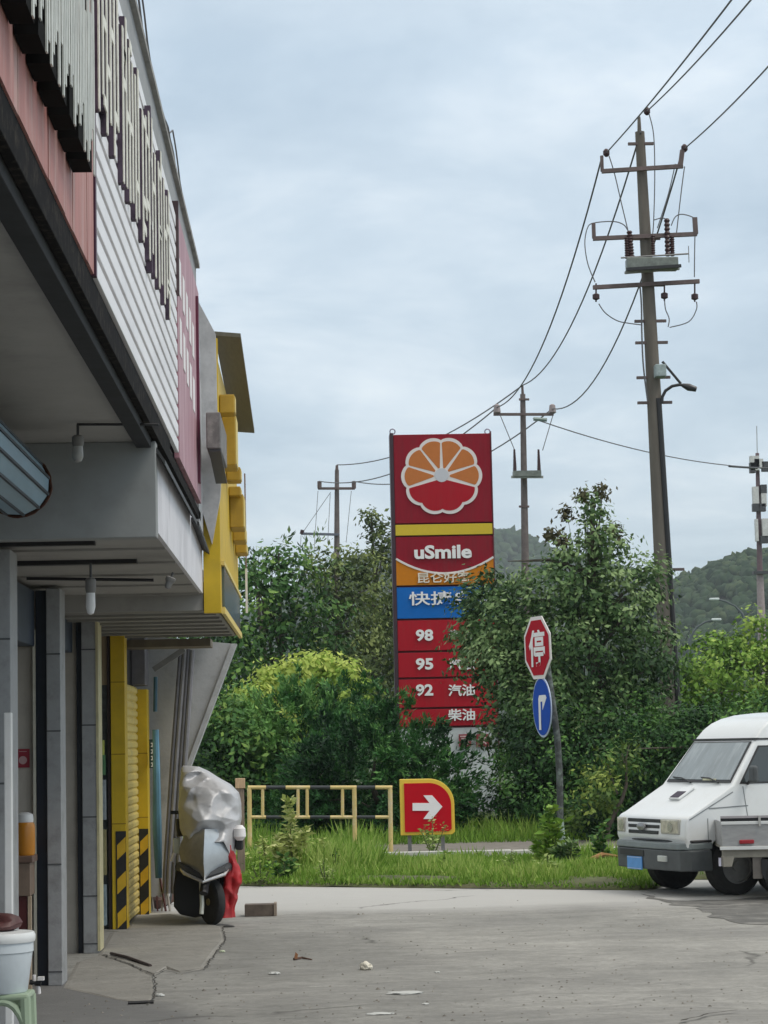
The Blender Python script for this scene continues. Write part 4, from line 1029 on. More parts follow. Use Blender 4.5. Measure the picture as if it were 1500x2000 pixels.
# dark gutter running round the raised roof
for sgn in (-1, 1):
    MB().bar((-1.15, sgn * (hw(1.78) + .004), 1.785), (-5.35, sgn * (hw(1.80) + .004), 1.80), .012, .022).build('roof_gutter', M_dark, parent=van)
# wipers
for y0, y1 in ((-.15, -.62), (.50, .05)):
    MB().tube([ws(-.76, 1.225, y0, .02), ws(-.79, 1.27, (y0 + y1) / 2, .04), ws(-.80, 1.285, y1, .03)], .009, 6).build('wiper', M_black, parent=van)
MB().box((-.80, .10, 1.262), (-.765, .40, 1.285)).build('dashboard_papers', mat('pale_papers', (.7, .7, .5), .8, var=.3, scale=30), parent=van)
# bonnet scoop
nb = Vector((.453, 0, .891)).normalized()
def bn(x, y, off=.0): 
    z = .875 + (-.10 - x) * (1.2 - .875) / .64; return Vector((x, y, z)) + nb * off
quad3('bonnet_scoop', [bn(-.40, -.14, .002), bn(-.40, .10, .002), bn(-.66, .10, .002), bn(-.66, -.14, .002)], nb * .028, M_vw, bevel=.012)
quad3('scoop_mesh', [bn(-.42, -.12, .028), bn(-.42, .08, .028), bn(-.55, .08, .028), bn(-.55, -.12, .028)], nb * .006, mat('scoop_dark', (.03, .02, .04), .6))
# bonnet shut line along the side
MB().bar((-.06, .8325, .83), (-.72, .8325, 1.13), .004, .01).bar((-.34, .8325, .95), (-.86, .8325, .97), .004, .012).build('bonnet_shut_line', mat('shut_line_grey', (.22, .24, .25), .6), parent=van)
MB().box((-.875, .8305, .50), (-.867, .8345, 1.19)).box((-.30, .8305, .50), (-.293, .8345, .84)).box((-2.0, .8305, .50), (-1.99, .8345, 1.19)).build('door_shut_line', mat('shut_line_grey', (0, 0, 0)), parent=van)
# front: grille slots, lamps
fx = lambda z: 0.0 + (-.03) * (z - .62) / .225
for z0, z1, y0 in ((.783, .825, .36), (.72, .758, .34), (.652, .692, .32)):
    MB().box((fx(z0) - .02, -.20 - y0, z0), (fx(z0) + .012, -.20 + y0 + .08, z1)).build('grille_slot', M_black, parent=van, bevel=.004)
MB().lathe([(.0, 0), (.10, 0), (.10, .014), (.0, .02)], (0, 0, 0), 20, Matrix.Rotation(math.pi / 2, 3, 'Y') @ Matrix.Diagonal((.42, 1, 1))).build('front_badge', mat('badge_grey', (.30, .30, .31), .3, metal=.6), M=Matrix.Translation((.012, -.18, .735)), parent=van)
m_lens = mat('headlamp_lens', (.50, .49, .40), .12, var=.35, scale=14, spec=.8)
for s_, y0, y1 in ((1, .27, .70), (-1, -.80, -.62)):
    hb = MB().box((-.06, y0, .66), (.010, y1, .835)).build('headlight', mat('headlamp_bezel', (.42, .42, .38), .3), parent=van, bevel=.012)
    MB().box((-.0, y0 + .015, .672), (.017, y1 - .015, .823)).build('lens', m_lens, parent=hb, bevel=.01)
    MB().lathe([(.05, 0), (.06, .004)], (0, 0, 0), 16, Matrix.Rotation(math.pi / 2, 3, 'Y')).build('reflector', mat('chrome_reflector', (.7, .7, .66), .15, metal=.8), M=Matrix.Translation((.018, (y0 + y1) / 2 + .03, .745)), parent=hb)
    # corner indicator
    if s_ < 0: MB().box((-.20, (.8) * s_ - .0 if s_ > 0 else -.835, .68), (-.02, .838 if s_ > 0 else -.80, .82)).build('indicator', mat('amber_lens', (.62, .42, .30), .2), parent=van, bevel=.01)
# bumper wrapping the corners
mb = MB(); prof = [(-.80, .30), (-.84, .34), (-.86, .40)]
def bump(z0, z1, o0, o1, m, name, xb=-.34):
    ys = [-.83 - o0 * .3, -.80, -.6, -.2, .2, .6, .80, .83 + o0 * .3]
    pl = [(xb, -.845), (-.06, -.845), (.03 + o0, -.76), (.06 + o0, -.4), (.07 + o0, 0), (.06 + o0, .4), (.03 + o0, .76), (-.06, .85), (xb, .845)]
    n = len(pl)
    vs = [(x, y, z0) for x, y in pl] + [(x + o1, y, z1) for x, y in pl]
    return MB().add(vs, [tuple(range(n)), tuple(range(2 * n - 1, n - 1, -1))] + [(i, (i + 1) % n, (i + 1) % n + n, i + n) for i in range(n)]).build(name, m, parent=van, bevel=.015)
bp_ = bump(.25, .485, .0, .01, M_bump, 'bumper')
bump(.49, .565, .015, -.01, M_bump2, 'bumper_trim')
bump(.57, .60, -.07, -.0, M_black, 'bumper_gap')
MB().box((.03, -.60, .40), (.086, -.02, .47)).build('air_intake', M_black, parent=bp_)
MB().box((.03, .30, .35), (.082, .50, .42)).build('fog_lamp', mat('fog_lamp_lens', (.55, .58, .56), .2), parent=bp_, bevel=.01)
npl = MB().box((.078, -.42, .24), (.092, -.06, .39)).build('number_plate', mat('plate_blue', (.10, .30, .66), .4, var=.12), parent=van, bevel=.004)
MB().box((.0922, -.405, .25), (.094, -.075, .253)).box((.0922, -.405, .377), (.094, -.075, .38)).build('plate_edge', M_letterwhite, parent=npl)
# side windows on the inclined upper side
def sw(x, z, off=.006): return Vector((x, hw(z) + off, z))
for poly, nm in (([(-.93, 1.22), (-1.85, 1.22), (-1.85, 1.70), (-1.25, 1.70)], 'door_window'), ([(-2.10, 1.22), (-3.4, 1.22), (-3.4, 1.68), (-2.10, 1.68)], 'side_window'), ([(-3.5, 1.22), (-5.2, 1.22), (-5.2, 1.68), (-3.5, 1.68)], 'side_window')):
    w_ = MB().prism([sw(x, z, .001) for x, z in poly], (0, .007, .001)).build(nm, M_black, parent=van)
    cx_ = sum(x for x, z in poly) / 4; cz_ = sum(z for x, z in poly) / 4
    MB().prism([sw(cx_ + (x - cx_) * .95, cz_ + (z - cz_) * .92, .008) for x, z in poly], (0, .004, .001)).build('pane', M_glass, parent=w_)
mr = MB().box((-1.07, .90, 1.23), (-1.0, 1.04, 1.45)).build('wing_mirror', M_bump, parent=van, bevel=.03)
MB().tube([(-1.03, .84, 1.22), (-1.03, .94, 1.28)], .018, 8).build('mirror_arm', M_black, parent=mr)
def wheel(cx_, cy, r, w, side, par, rimm=M_rim):
    R = Matrix.Rotation(math.pi / 2 * (-side), 3, 'X')
    t = MB().lathe([(r * .56, -w / 2), (r * .9, -w / 2), (r, -w * .36), (r, w * .36), (r * .9, w / 2), (r * .62, w / 2), (r * .58, w * .30)], (cx_, cy, r), 32, R).build('wheel', M_tyre, parent=par, smooth=True)
    MB().lathe([(r * .57, w * .32), (r * .61, w * .43), (r * .56, w * .44), (r * .53, w * .30), (r * .50, -w * .10), (r * .34, -w * .05), (r * .26, w * .22), (r * .17, w * .26), (r * .15, w * .40), (.0, w * .41)], (cx_, cy, r), 28, R).build('rim', rimm, parent=t, smooth=True)
    mm = MB()
    for k in range(6):
        a = k * math.pi / 3; mm.lathe([(r * .075, 0), (r * .075, .02)], (cx_ + math.cos(a) * r * .42, cy - side * w * .03, r + math.sin(a) * r * .39), 8, R)
    mm.build('rim_hole', M_black, parent=t)
    return t
for x in (-.68, -4.0):
    for s_ in (1, -1): wheel(x, s_ * .70, .325, .23, s_, van)
MB().box((-5.2, -.55, .30), (-.5, .55, .45)).build('underbody', M_black, parent=van)
aV = math.radians(70)
for ch in van.children:
    if not ch.name.startswith('wheel'):
        for q3 in [ch] + list(ch.children):
            for v3 in q3.data.vertices:
                x3, z3 = v3.co.x, v3.co.z
                if z3 > 1.2: v3.co.z = 1.2 + (z3 - 1.2) * .90
                k3 = min(max((z3 - .88) / .3, 0), 1)
                v3.co.x += .10 * k3 + (.10 if q3.name.startswith(('door_window', 'pane', 'wing_mirror', 'mirror_arm')) else 0)
                v3.co.z += .04
cornL = P(1339, 1650, 25.6)      # near front corner
fdir = Vector((-math.sin(aV), -math.cos(aV), 0)); ldir = Vector((math.cos(aV), -math.sin(aV), 0))
van.rotation_euler = (0, 0, math.atan2(fdir.y, fdir.x))
org = cornL - ldir * .83; van.location = (org.x, org.y, .0)

# ================================================================ CARGO TRICYCLE (its loading bed is what the photo shows)
tr = thing('cargo_tricycle', 'silver flatbed cargo tricycle partly cut off by the right edge, in front of the van', 'cargo tricycle', (0, 0, 0))
M_al = mat('dull_aluminium', (.33, .335, .34), .45, var=.15, metal=.2, stretch=(1, 1, 4)); M_al2 = mat('bright_rail', (.66, .68, .68), .35, var=.05); M_khaki = mat('khaki_chassis', (.28, .265, .225), .7, var=.2)
# local frame: x to the right (front), y away, z up ; bed from x=0
MB().box((0.0, 0, .60), (2.0, .02, .865)).build('side_board', M_al, parent=tr)
MB().box((0.0, 1.15, .60), (2.0, 1.17, .865)).build('side_board', M_al, parent=tr)
MB().box((0.0, .021, .60), (.02, 1.149, .865)).build('tailboard', M_al, parent=tr)
MB().box((-.01, -.012, .835), (2.0, .0, .868)).build('upper_rail', M_al2, parent=tr, bevel=.004)
MB().box((-.012, -.015, .905), (2.0, .0, .93)).build('top_rail', mat('mauve_grey_rail', (.36, .34, .36), .5), parent=tr)
MB().box((-.01, .001, .87), (2.0, .02, .904)).build('dark_gap_board', M_black, parent=tr)
MB().box((-.03, -.03, .56), (2.0, .0, .597)).build('lower_rail', M_al2, parent=tr, bevel=.004)
MB().box((0, .0, .572), (2.0, 1.17, .599)).build('bed_floor', M_khaki, parent=tr)
for x in (.40, .95, 1.5): MB().box((x, -.028, .815), (x + .025, -.013, .93)).build('board_latch', mat('latch_grey', (.40, .40, .39), .4), parent=tr)
MB().box((.185, -.03, .625), (.345, -.002, .668)).build('side_marker', mat('marker_red', (.32, .01, .02), .3), parent=tr, bevel=.008)
MB().box((-.0, .02, .475), (2.3, .10, .571)).box((0, 1.0, .475), (2.3, 1.08, .571)).build('chassis_beam', M_khaki, parent=tr)
MB().prism([(.0, .0, .49), (.13, .0, .49), (.095, .0, .375), (.0, .0, .375)], (0, .18, 0)).build('mudguard', M_khaki, parent=tr, bevel=.006)
MB().box((-.045, .0, .385), (-.02, .05, .475)).build('pale_reflector', mat('pale_lilac', (.55, .55, .66), .3), parent=tr)
for yy in (.08, 1.0): wheel(.72, yy, .26, .13, -1, tr)
MB().tube([(.72, .1, .26), (.72, 1.0, .26)], .03, 8).build('axle', M_black, parent=tr)
MB().prism([(.42, .03, .30), (.46, .03, .22), (.49, .03, .24), (.52, .03, .45), (.42, .03, .45)], (0, .12, 0)).build('rear_guard', M_black, parent=tr)
MB().box((.33, .05, .24), (.43, .09, .50)).build('stay', mat('taupe_stay', (.17, .155, .14), .8), parent=tr)
# front of the tricycle, outside the photograph
MB().box((2.1, .35, .55), (2.55, .85, .75)).build('seat', M_black, parent=tr, bevel=.05)
MB().tube([(2.2, .6, .5), (2.9, .6, .35), (3.15, .6, .95)], .035, 8).build('frame', M_khaki, parent=tr)
MB().tube([(3.15, .25, 1.05), (3.15, .6, .95), (3.15, .95, 1.05)], .018, 8).build('handlebar', M_black, parent=tr)
wheel(3.35, .6, .26, .12, -1, tr)
MB().tube([(3.15, .6, .9), (3.35, .52, .26)], .025, 8).build('fork', M_al2, parent=tr)
pt = P(1411, 1652, 24.9)
tr.location = (pt.x, pt.y, pt.z - .56 if abs(pt.z - .56) < .2 else 0); tr.rotation_euler = (0, 0, math.radians(-5)); tr.location.z = 0
print('trike bed z', pt.z)

# ================================================================ COVERED SCOOTER
YSc = G(412, 1811).y + .25
sc0 = G(408, 1806)
sct = thing('electric_scooter', 'silver scooter seen from the front, parked beside the shops', 'scooter', (sc0.x, YSc, 0))
sm = YSc / F
def s_(u, v, dy=0.): 
    p = P(u, v, YSc); return Vector((p.x, YSc - dy, p.z))
M_sil = mat('silver_fairing', (.46, .51, .55), .28, var=.12, metal=.25, coat=.3); M_sild = mat('grey_shaded_fairing', (.26, .255, .24), .35, var=.2, metal=.2)  # the darker fairing carries painted shade besides its own grey
cx0 = s_(405, 1700).x
# front shield: two faces meeting at a vertical ridge, left one with shade painted in
rz = {v: s_(400, v).z for v in (1600, 1640, 1670, 1700, 1716)}
def ring(v, ul, ur, bul, n=12):
    o = []
    for i in range(n + 1):
        t = -1 + 2 * i / n; w = max(0, 1 - abs(t)) ** .8 * .6 + max(0, math.cos(t * math.pi / 2)) * .4
        o.append(s_(ul + (ur - ul) * (i / n), v, .04 + bul * w + .035 * max(0, 1 - abs(t) * 3)))
    return o
rows = [ring(1618, 372, 432, .16), ring(1632, 360, 444, .22), ring(1648, 353, 450, .25), ring(1666, 350, 452, .27), ring(1684, 354, 448, .27), ring(1698, 366, 438, .26), ring(1708, 380, 424, .25), ring(1715, 394, 410, .23)]
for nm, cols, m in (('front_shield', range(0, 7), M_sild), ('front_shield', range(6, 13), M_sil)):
    cols = list(cols); w_ = len(cols); mb = MB(); vs = [r[c] for r in rows for c in cols]; vb = [v + Vector((0, .05, 0)) for v in vs]; n = len(vs)
    fs = [(i * w_ + j, i * w_ + j + 1, (i + 1) * w_ + j + 1, (i + 1) * w_ + j) for i in range(len(rows) - 1) for j in range(w_ - 1)]
    mb.add(vs, fs); mb.add(vb, [f[::-1] for f in fs])
    o = mb.build(nm, m, parent=sct, smooth=True)
mb = MB(); mb.tube([s_(348, 1688, .02), s_(362, 1704, .18), s_(399, 1719, .28), s_(440, 1706, .2), s_(449, 1690, .05)], .018, 8); mb.build('chrome_lip', mat('chrome_trim', (.60, .58, .56), .25, metal=.7), parent=sct, smooth=True)
mb = MB(); mb.tube([s_(350, 1692, .0), s_(364, 1698, .12), s_(399, 1710, .22), s_(438, 1699, .14), s_(447, 1690, .0)], .05, 8); mb.build('lower_apron', M_dark, parent=sct, smooth=True)
MB().prism([s_(343, 1696, -.10), s_(448, 1696, -.10), s_(447, 1735, -.10), s_(436, 1768, -.10), s_(412, 1788, -.10), s_(380, 1794, -.10), s_(350, 1788, -.10), s_(338, 1772, -.10), s_(337, 1735, -.10)], (0, .3, 0)).build('leg_shield_inner', mat('matt_black_plastic', (.012, .012, .013), .7), parent=sct, bevel=.02)
MB().box((s_(358, 1720).x, YSc + .3, .16), (s_(440, 1720).x, YSc + 1.2, .34)).build('floorboard', M_black, parent=sct, bevel=.04)
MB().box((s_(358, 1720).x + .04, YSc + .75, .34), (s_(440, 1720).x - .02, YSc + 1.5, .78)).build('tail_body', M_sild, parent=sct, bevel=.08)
MB().box((s_(360, 1720).x + .05, YSc + .7, .78), (s_(440, 1720).x - .04, YSc + 1.4, .86)).build('seat', M_black, parent=sct, bevel=.04)
# front wheel turned a little
def swheel(c, r, w, yaw, name='wheel'):
    R = Matrix.Rotation(yaw, 3, 'Z') @ Matrix.Rotation(math.pi / 2, 3, 'Y')
    t = MB().lathe([(r * .60, -w * .4), (r * .8, -w / 2), (r * .95, -w * .38), (r, -w * .12), (r, w * .12), (r * .95, w * .38), (r * .8, w / 2), (r * .60, w * .4)], c, 32, R).build(name, M_tyre, parent=sct, smooth=True)
    MB().lathe([(r * .60, -w * .3), (r * .5, 0), (r * .15, 0), (r * .15, -w * .5), (.01, -w * .5)], c, 20, R).build('rim', mat('olive_rim', (.26, .22, .10), .5, metal=.2), parent=t, smooth=True)
swheel((s_(414, 1765).x, YSc + .02, .235), .235, .10, math.radians(30))
swheel((s_(402, 1720).x, YSc + 1.22, .225), .225, .10, 0)
MB().tube([s_(394, 1722, .10), s_(396, 1765, .14), s_(395, 1783, .16)], .022, 8).build('fork_leg', mat('cream_fork', (.60, .62, .55), .4), parent=sct, smooth=True)
MB().tube([s_(424, 1715, -.1), s_(424, 1770, -.1)], .022, 8).build('fork_leg', M_black, parent=sct, smooth=True)
mb = MB(); pts = []
for i in range(9):
    a = math.radians(25 + 130 * i / 8); pts.append((s_(408, 1720).x + .10 * -math.sin(math.radians(30)) * math.cos(a), YSc + .02 - .26 * math.cos(a), .225 + .26 * math.sin(a)))
mb.tube(pts, .045, 8); mb.build('front_mudguard', M_black, parent=sct, smooth=True)
MB().tube([s_(331, 1588, -.2), s_(349, 1588, -.2)], .018, 8).tube([s_(350, 1600, -.2), s_(352, 1635, -.2)], .05, 8).build('brake_lever', M_black, parent=sct)
MB().box((s_(336, 1720).x, YSc + .2, s_(400, 1668).z), (s_(350, 1720).x, YSc + .24, s_(400, 1637).z)).build('side_mirror', mat('mirror_pale', (.62, .66, .58), .2), parent=sct, bevel=.01)
MB().tube([s_(333, 1685, -.2), s_(339, 1668, -.2)], .02, 8).build('grip', M_letterwhite, parent=sct)
# right hand box and mirror
MB().box((s_(461, 1720).x, YSc + .02, s_(400, 1662).z), (s_(475, 1720).x, YSc + .2, s_(400, 1640).z)).build('switch_box', M_black, parent=sct, bevel=.015)
MB().lathe([(.03, -.07), (.065, -.03), (.06, .05), (.03, .085)], s_(468, 1628), 14).build('side_mirror', M_letterwhite, parent=sct, smooth=True)
text('scooter_mark', '8', s_(409, 1663, .222), XR, ZU, .045, mat('mark_grey', (.12, .14, .16), .5), sct, depth=.004) if False else None
MB().lathe([(.0, 0), (.018, 0), (.018, .01), (0, .012)], (0, 0, 0), 10, Matrix.Rotation(math.pi / 2, 3, 'X')).build('front_badge', mat('mark_grey', (.12, .14, .16), .5), M=Matrix.Translation(s_(409, 1663, .225)), parent=sct)
# crumpled cover
rowsC = [  # v, left u, right u, half depth, y offset
    (1496, 353, 362, .05, .35), (1499, 351, 384, .14, .34), (1508, 350, 402, .22, .33), (1521, 349, 422, .28, .32), (1536, 348, 447, .33, .30), (1552, 347, 463, .36, .28),
    (1575, 346, 468, .37, .26), (1600, 347, 469, .37, .24), (1618, 349, 466, .36, .22), (1632, 354, 462, .35, .2), (1644, 360, 458, .34, .2)]
NA = 260; vs = []; NR = 130
def crow(t):
    f = t * (len(rowsC) - 1); i = min(int(f), len(rowsC) - 2); w = f - i
    return [rowsC[i][k] * (1 - w) + rowsC[i + 1][k] * w for k in range(5)]
def fold(x):            # sharp-edged pleat profile
    x = abs((x % 2) - 1); return x ** 1.6
for j in range(NR):
    tj = j / (NR - 1); v, ul, ur, hd, yo = crow(tj)
    a, b = s_(ul, v), s_(ur, v)
    for k in range(NA):
        th = 2 * math.pi * k / NA
        c = math.cos(th); sn = math.sin(th); ex = .62
        X = (a.x + b.x) / 2 + (b.x - a.x) / 2 * math.copysign(abs(c) ** ex, c)
        Y = YSc + .08 + yo - hd * math.copysign(abs(sn) ** ex, sn)
        p = Vector((X, Y, a.z)); xr = (X - s_(400, 1580).x); zr = a.z - s_(400, 1580).z
        wv = noise.noise(Vector((xr * 3, zr * 3, 2))) * .9
        # long diagonal folds running from upper left to lower right, and finer crumples
        d1 = fold(zr * 4.6 + xr * 3.4 + wv * 1.3); d2 = fold(zr * 7 - xr * 8 + wv * 4 + 1)
        wq = noise.noise_vector(Vector((X * 2.2, Y * 2, a.z * 2.2))) * .5
        f1 = noise.voronoi(Vector((X * 2.2 + zr * 2.0, Y * 1.6, a.z * 3.8 - xr * 2.6)) + wq)[0][0]
        f2 = noise.voronoi(Vector((X * 9 - zr * 4, Y * 5, a.z * 9 + xr * 3)) + wq * 2)[0][0]
        f3 = noise.voronoi(Vector((X * 20, Y * 12, a.z * 20)))[0][0]
        amp = min(1, tj * 5) 
        front = max(0, sn)
        off = (d1 * .07 + f1 * .20 + f2 * .028 * abs(noise.noise(Vector((X * 3, 1, a.z * 3)))) * 3 + f3 * .004 - .06) * amp
        p += Vector((c * .12, -sn, 0)) * off * (.35 + .65 * front)
        # the hem hangs lower towards the right and flares
        if tj > .82:
            w = (tj - .82) / .18; p.z -= w * max(0, (c - .45)) * .42 * (1 if sn > -.3 else .4); p.z += w * max(0, -c) * .02; p.y -= w * .05 * front
            if c > 0: p.x -= w * c * .02
        vs.append(p)
fs = [(j * NA + k, j * NA + (k + 1) % NA, (j + 1) * NA + (k + 1) % NA, (j + 1) * NA + k) for j in range(NR - 1) for k in range(NA)]
fs.append(tuple(range(NA)))
cov = MB().add(vs, fs).build('scooter_cover', mat('silver_grey_fabric', (.50, .505, .52), .42, var=.10, scale=3, metal=.15, stain=(.36, .34, .34), stain_amt=.5), smooth=True)
tag(cov, 'crumpled silver-grey rain cover draped over the scooter beside the shops', 'scooter cover')
# red cloth / bag hanging behind
rowsR = [(1650, 447, 451), (1675, 446, 456), (1700, 445, 463), (1716, 444, 468), (1730, 444, 463), (1745, 440, 458), (1770, 436, 456), (1792, 432, 457)]
vs = []; NA2 = 48
rowsR = [tuple(rowsR[min(int(q), len(rowsR) - 2)][k] * (1 - (q - min(int(q), len(rowsR) - 2))) + rowsR[min(int(q), len(rowsR) - 2) + 1][k] * (q - min(int(q), len(rowsR) - 2)) for k in range(3)) for q in [i * (len(rowsR) - 1) / 40 for i in range(41)]]
for j, (v, ul, ur) in enumerate(rowsR):
    a, b = P(ul, v, YSc + .0), P(ur, v, YSc + .0)
    for k in range(NA2):
        th = 2 * math.pi * k / NA2; w = (b.x - a.x) / 2
        p = Vector(((a.x + b.x) / 2 + w * math.cos(th), YSc - .06 * math.sin(th), a.z)); p += Vector((math.cos(th), -math.sin(th), 0)) * (.09 * noise.voronoi(Vector((p.x * 16, p.y * 16, p.z * 5)))[0][0] - .03); vs.append(p)
fs = [(j * NA2 + k, j * NA2 + (k + 1) % NA2, (j + 1) * NA2 + (k + 1) % NA2, (j + 1) * NA2 + k) for j in range(len(rowsR) - 1) for k in range(NA2)] + [tuple(range(NA2)), tuple((len(rowsR) - 1) * NA2 + k for k in range(NA2))]
o = MB().add(vs, fs).build('red_bag', mat('red_plastic_sheet', (.42, .018, .022), .45, var=.3, scale=8), smooth=True); tag(o, 'bright red plastic bag hanging behind the scooter down to the ground', 'bag')
# brown board box on the ground
yb = G(510, 1790).y
a, b = P(478, 1790, yb), P(540, 1766, yb)
o = thing('wooden_crate', 'low brown board box lying on the road beside the red bag', 'box', (a.x, yb, 0))
MB().box((a.x, yb, .003), (b.x - .03, yb + .22, b.z)).build('box_body', mat('dark_brown_board', (.12, .095, .075), .85, var=.35, scale=7), parent=o, bevel=.004)
MB().box((b.x - .029, yb - .01, .003), (b.x, yb + .23, b.z + .01)).build('end_board', mat('pale_brown_board', (.27, .22, .17), .85), parent=o)

# ================================================================ BUCKET ON STOOL
YB = 11.0
cb = P(2, 1900, YB); ztop = P(2, 1938, YB).z
stl = thing('plastic_stool', 'pale green plastic stool under the white bucket at the bottom left', 'stool', (cb.x, YB, 0))
M_gs = mat('pale_green_plastic', (.33, .42, .30), .4, var=.06)
sw_ = (P(63, 1940, YB).x - cb.x)
MB().box((cb.x - sw_, YB - sw_ * .8, ztop - .03), (cb.x + sw_, YB + sw_ * .8, ztop)).build('seat', M_gs, parent=stl, bevel=.012)
for sx in (-1, 1):
    for sy in (-1, 1):
        MB().tube([(cb.x + sx * sw_ * .85, YB + sy * sw_ * .65, ztop - .02), (cb.x + sx * sw_ * 1.0, YB + sy * sw_ * .8, .0)], [.028, .02], 8).build('leg', M_gs, parent=stl, smooth=True)
for sy in (-1, 1):
    pts = [(cb.x - sw_ * .86 + 2 * sw_ * .86 * i / 10, YB + sy * sw_ * .7, ztop - .035 - .12 * abs(2 * i / 10 - 1) ** 3) for i in range(11)]
    MB().tube(pts, .018, 8).build('arched_apron', M_gs, parent=stl, smooth=True)
MB().box((cb.x - sw_ * .9, YB - sw_ * .7, ztop * .42), (cb.x + sw_ * .9, YB + sw_ * .7, ztop * .42 + .02)).build('lower_shelf', M_gs, parent=stl)
bk = thing('plastic_bucket', 'white lidded plastic bucket standing on the pale green stool', 'bucket', (cb.x, YB, ztop))
rt_ = P(66, 1840, YB).x - cb.x; rb_ = P(54, 1930, YB).x - cb.x; hb = P(0, 1840, YB).z - ztop
M_bw = mat('bucket_white', (.62, .68, .72), .35, var=.05, stain=(.45, .5, .52), stain_amt=.4)
MB().lathe([(rb_ * .95, 0), (rb_, .01), (rt_ * .96, hb - .05), (rt_ * .99, hb - .045), (rt_ * .99, hb - .0)], (cb.x, YB, ztop + .001), 40).build('bucket_body', M_bw, parent=bk, smooth=True)
MB().lathe([(rt_ * 1.03, 0), (rt_ * 1.05, .012), (rt_ * 1.05, .03), (rt_ * 1.0, .045), (rt_ * .5, .05), (0.001, .05)], (cb.x, YB, ztop + hb + .002), 40).build('lid', mat('lid_white', (.74, .76, .76), .35, var=.04), parent=bk, smooth=True)
br_ = thing('brown_pouch', 'dark reddish brown pouch lying on the bucket lid', 'pouch', (cb.x, YB, ztop + hb + .05))
vs = []
for j in range(7):
    r = (.0, .6, .9, 1, .85, .5, .05)[j] if j else .3; zz_ = (0, .0, .012, .03, .05, .062, .066)[j]
    for k in range(20):
        t = 2 * math.pi * k / 20; vs.append((cb.x - .01 + .105 * r * math.cos(t) * (1 + .15 * math.sin(3 * t)), YB + .08 * r * math.sin(t), ztop + hb + .053 + zz_ * (1 + .3 * math.sin(2 * t + 1))))
MB().add(vs, [(j * 20 + k, j * 20 + (k + 1) % 20, (j + 1) * 20 + (k + 1) % 20, (j + 1) * 20 + k) for j in range(6) for k in range(20)] + [tuple(range(20)), tuple(120 + k for k in range(20))]).build('pouch_body', mat('oxblood_leather', (.07, .02, .02), .5, var=.4, scale=18), parent=br_, smooth=True)
# little things on the floor behind the bucket
cl = P(75, 1912, 16.2); 
tp_ = thing('wall_tap', 'small black and white tap low on the dark shutter rail beside the bucket', 'tap', cl)
MB().tube([P(58, 1918, 16.2), P(80, 1922, 16.2)], .018, 8).build('tap_body', M_black, parent=tp_)
MB().tube([P(66, 1904, 16.2), P(67, 1924, 16.2)], .013, 8).build('spout', M_letterwhite, parent=tp_)
MB().tube([P(74, 1926, 16.2), P(76, 1941, 16.2)], .016, 8).build('nozzle', M_letterwhite, parent=tp_)
MB().box((P(75, 1914, 16.2).x, 16.15, P(75, 1914, 16.2).z), (P(87, 1914, 16.2).x, 16.2, P(75, 1907, 16.2).z)).build('handle', M_letterwhite, parent=tp_)

# ================================================================ LITTER
def crumple(c, r, sq, m, name, label, cat, sd=0, fl=1.):
    bm = bmesh.new(); bmesh.ops.create_icosphere(bm, subdivisions=3, radius=1)
    for v in bm.verts:
        n = noise.noise(v.co * 1.8 + Vector((sd, 0, 0))) * .35 + abs(noise.noise(v.co * 4 + Vector((sd, 3, 0)))) * .3
        v.co *= 1 + n; v.co = Vector((v.co.x * r * fl, v.co.y * r, max(v.co.z, -.55) * r * sq))
    zmin = min(v.co.z for v in bm.verts)
    for v in bm.verts: v.co += Vector((c.x, c.y, .002 - zmin))
    me = bpy.data.meshes.new(name); bm.to_mesh(me); bm.free(); o = bpy.data.objects.new(name, me); C.objects.link(o); me.materials.append(m); tag(o, label, cat)
crumple(G(715, 1894), .048, .8, mat('crumpled_paper', (.70, .66, .56), .8, var=.1, scale=20), 'crumpled_paper', 'cream crumpled paper ball lying in the middle of the road', 'litter', 1)
M_paper = mat('grey_white_paper', (.52, .53, .51), .85, var=.12, scale=12)
crumple(G(536, 1903), .038, .3, M_paper, 'paper_scrap', 'small white paper scrap left of the crumpled paper ball', 'litter', 2, 1.1)
crumple(G(790, 1941), .075, .12, M_paper, 'paper_scrap', 'long flat grey-white paper scrap below the paper ball', 'litter', 3, 1.7)
crumple(G(742, 1981), .05, .12, M_paper, 'paper_scrap', 'flat paper scrap nearest the bottom edge of the photo', 'litter', 4, 1.6)
crumple(G(831, 1962), .022, .25, M_paper, 'paper_scrap', 'tiny round paper scrap near the bottom centre of the road', 'litter', 5)
crumple(G(854, 1900), .02, .3, M_paper, 'paper_scrap', 'tiny pale scrap right of the crumpled paper ball', 'litter', 6)
crumple(G(434, 1860), .022, .5, mat('pale_green_scrap', (.5, .55, .4), .8), 'leaf_scrap', 'tiny pale green scrap at the edge of the broken ramp', 'litter', 7)
crumple(G(312, 1946), .03, .4, M_paper, 'paper_scrap', 'small cream scrap beside the broken concrete apron', 'litter', 8)
lf = thing('dry_twig', 'reddish brown dry leaf and twig on the road left of the paper ball', 'twig', G(590, 1875))
a = G(574, 1876); M_tw = mat('dry_brown', (.13, .07, .05), .8, var=.3)
MB().tube([a + Vector((0, 0, .012)), G(590, 1874) + Vector((0, 0, .015)), G(609, 1876) + Vector((0, 0, .008))], [.012, .010, .006], 6).build('twig', M_tw, parent=lf)
MB().prism([a + Vector((0, 0, .015)), a + Vector((.015, 0, .07)), a + Vector((.035, .01, .05)), a + Vector((.03, 0, .015))], (0, .006, 0)).build('dry_leaf', mat('dry_orange_leaf', (.27, .12, .05), .8), parent=lf)
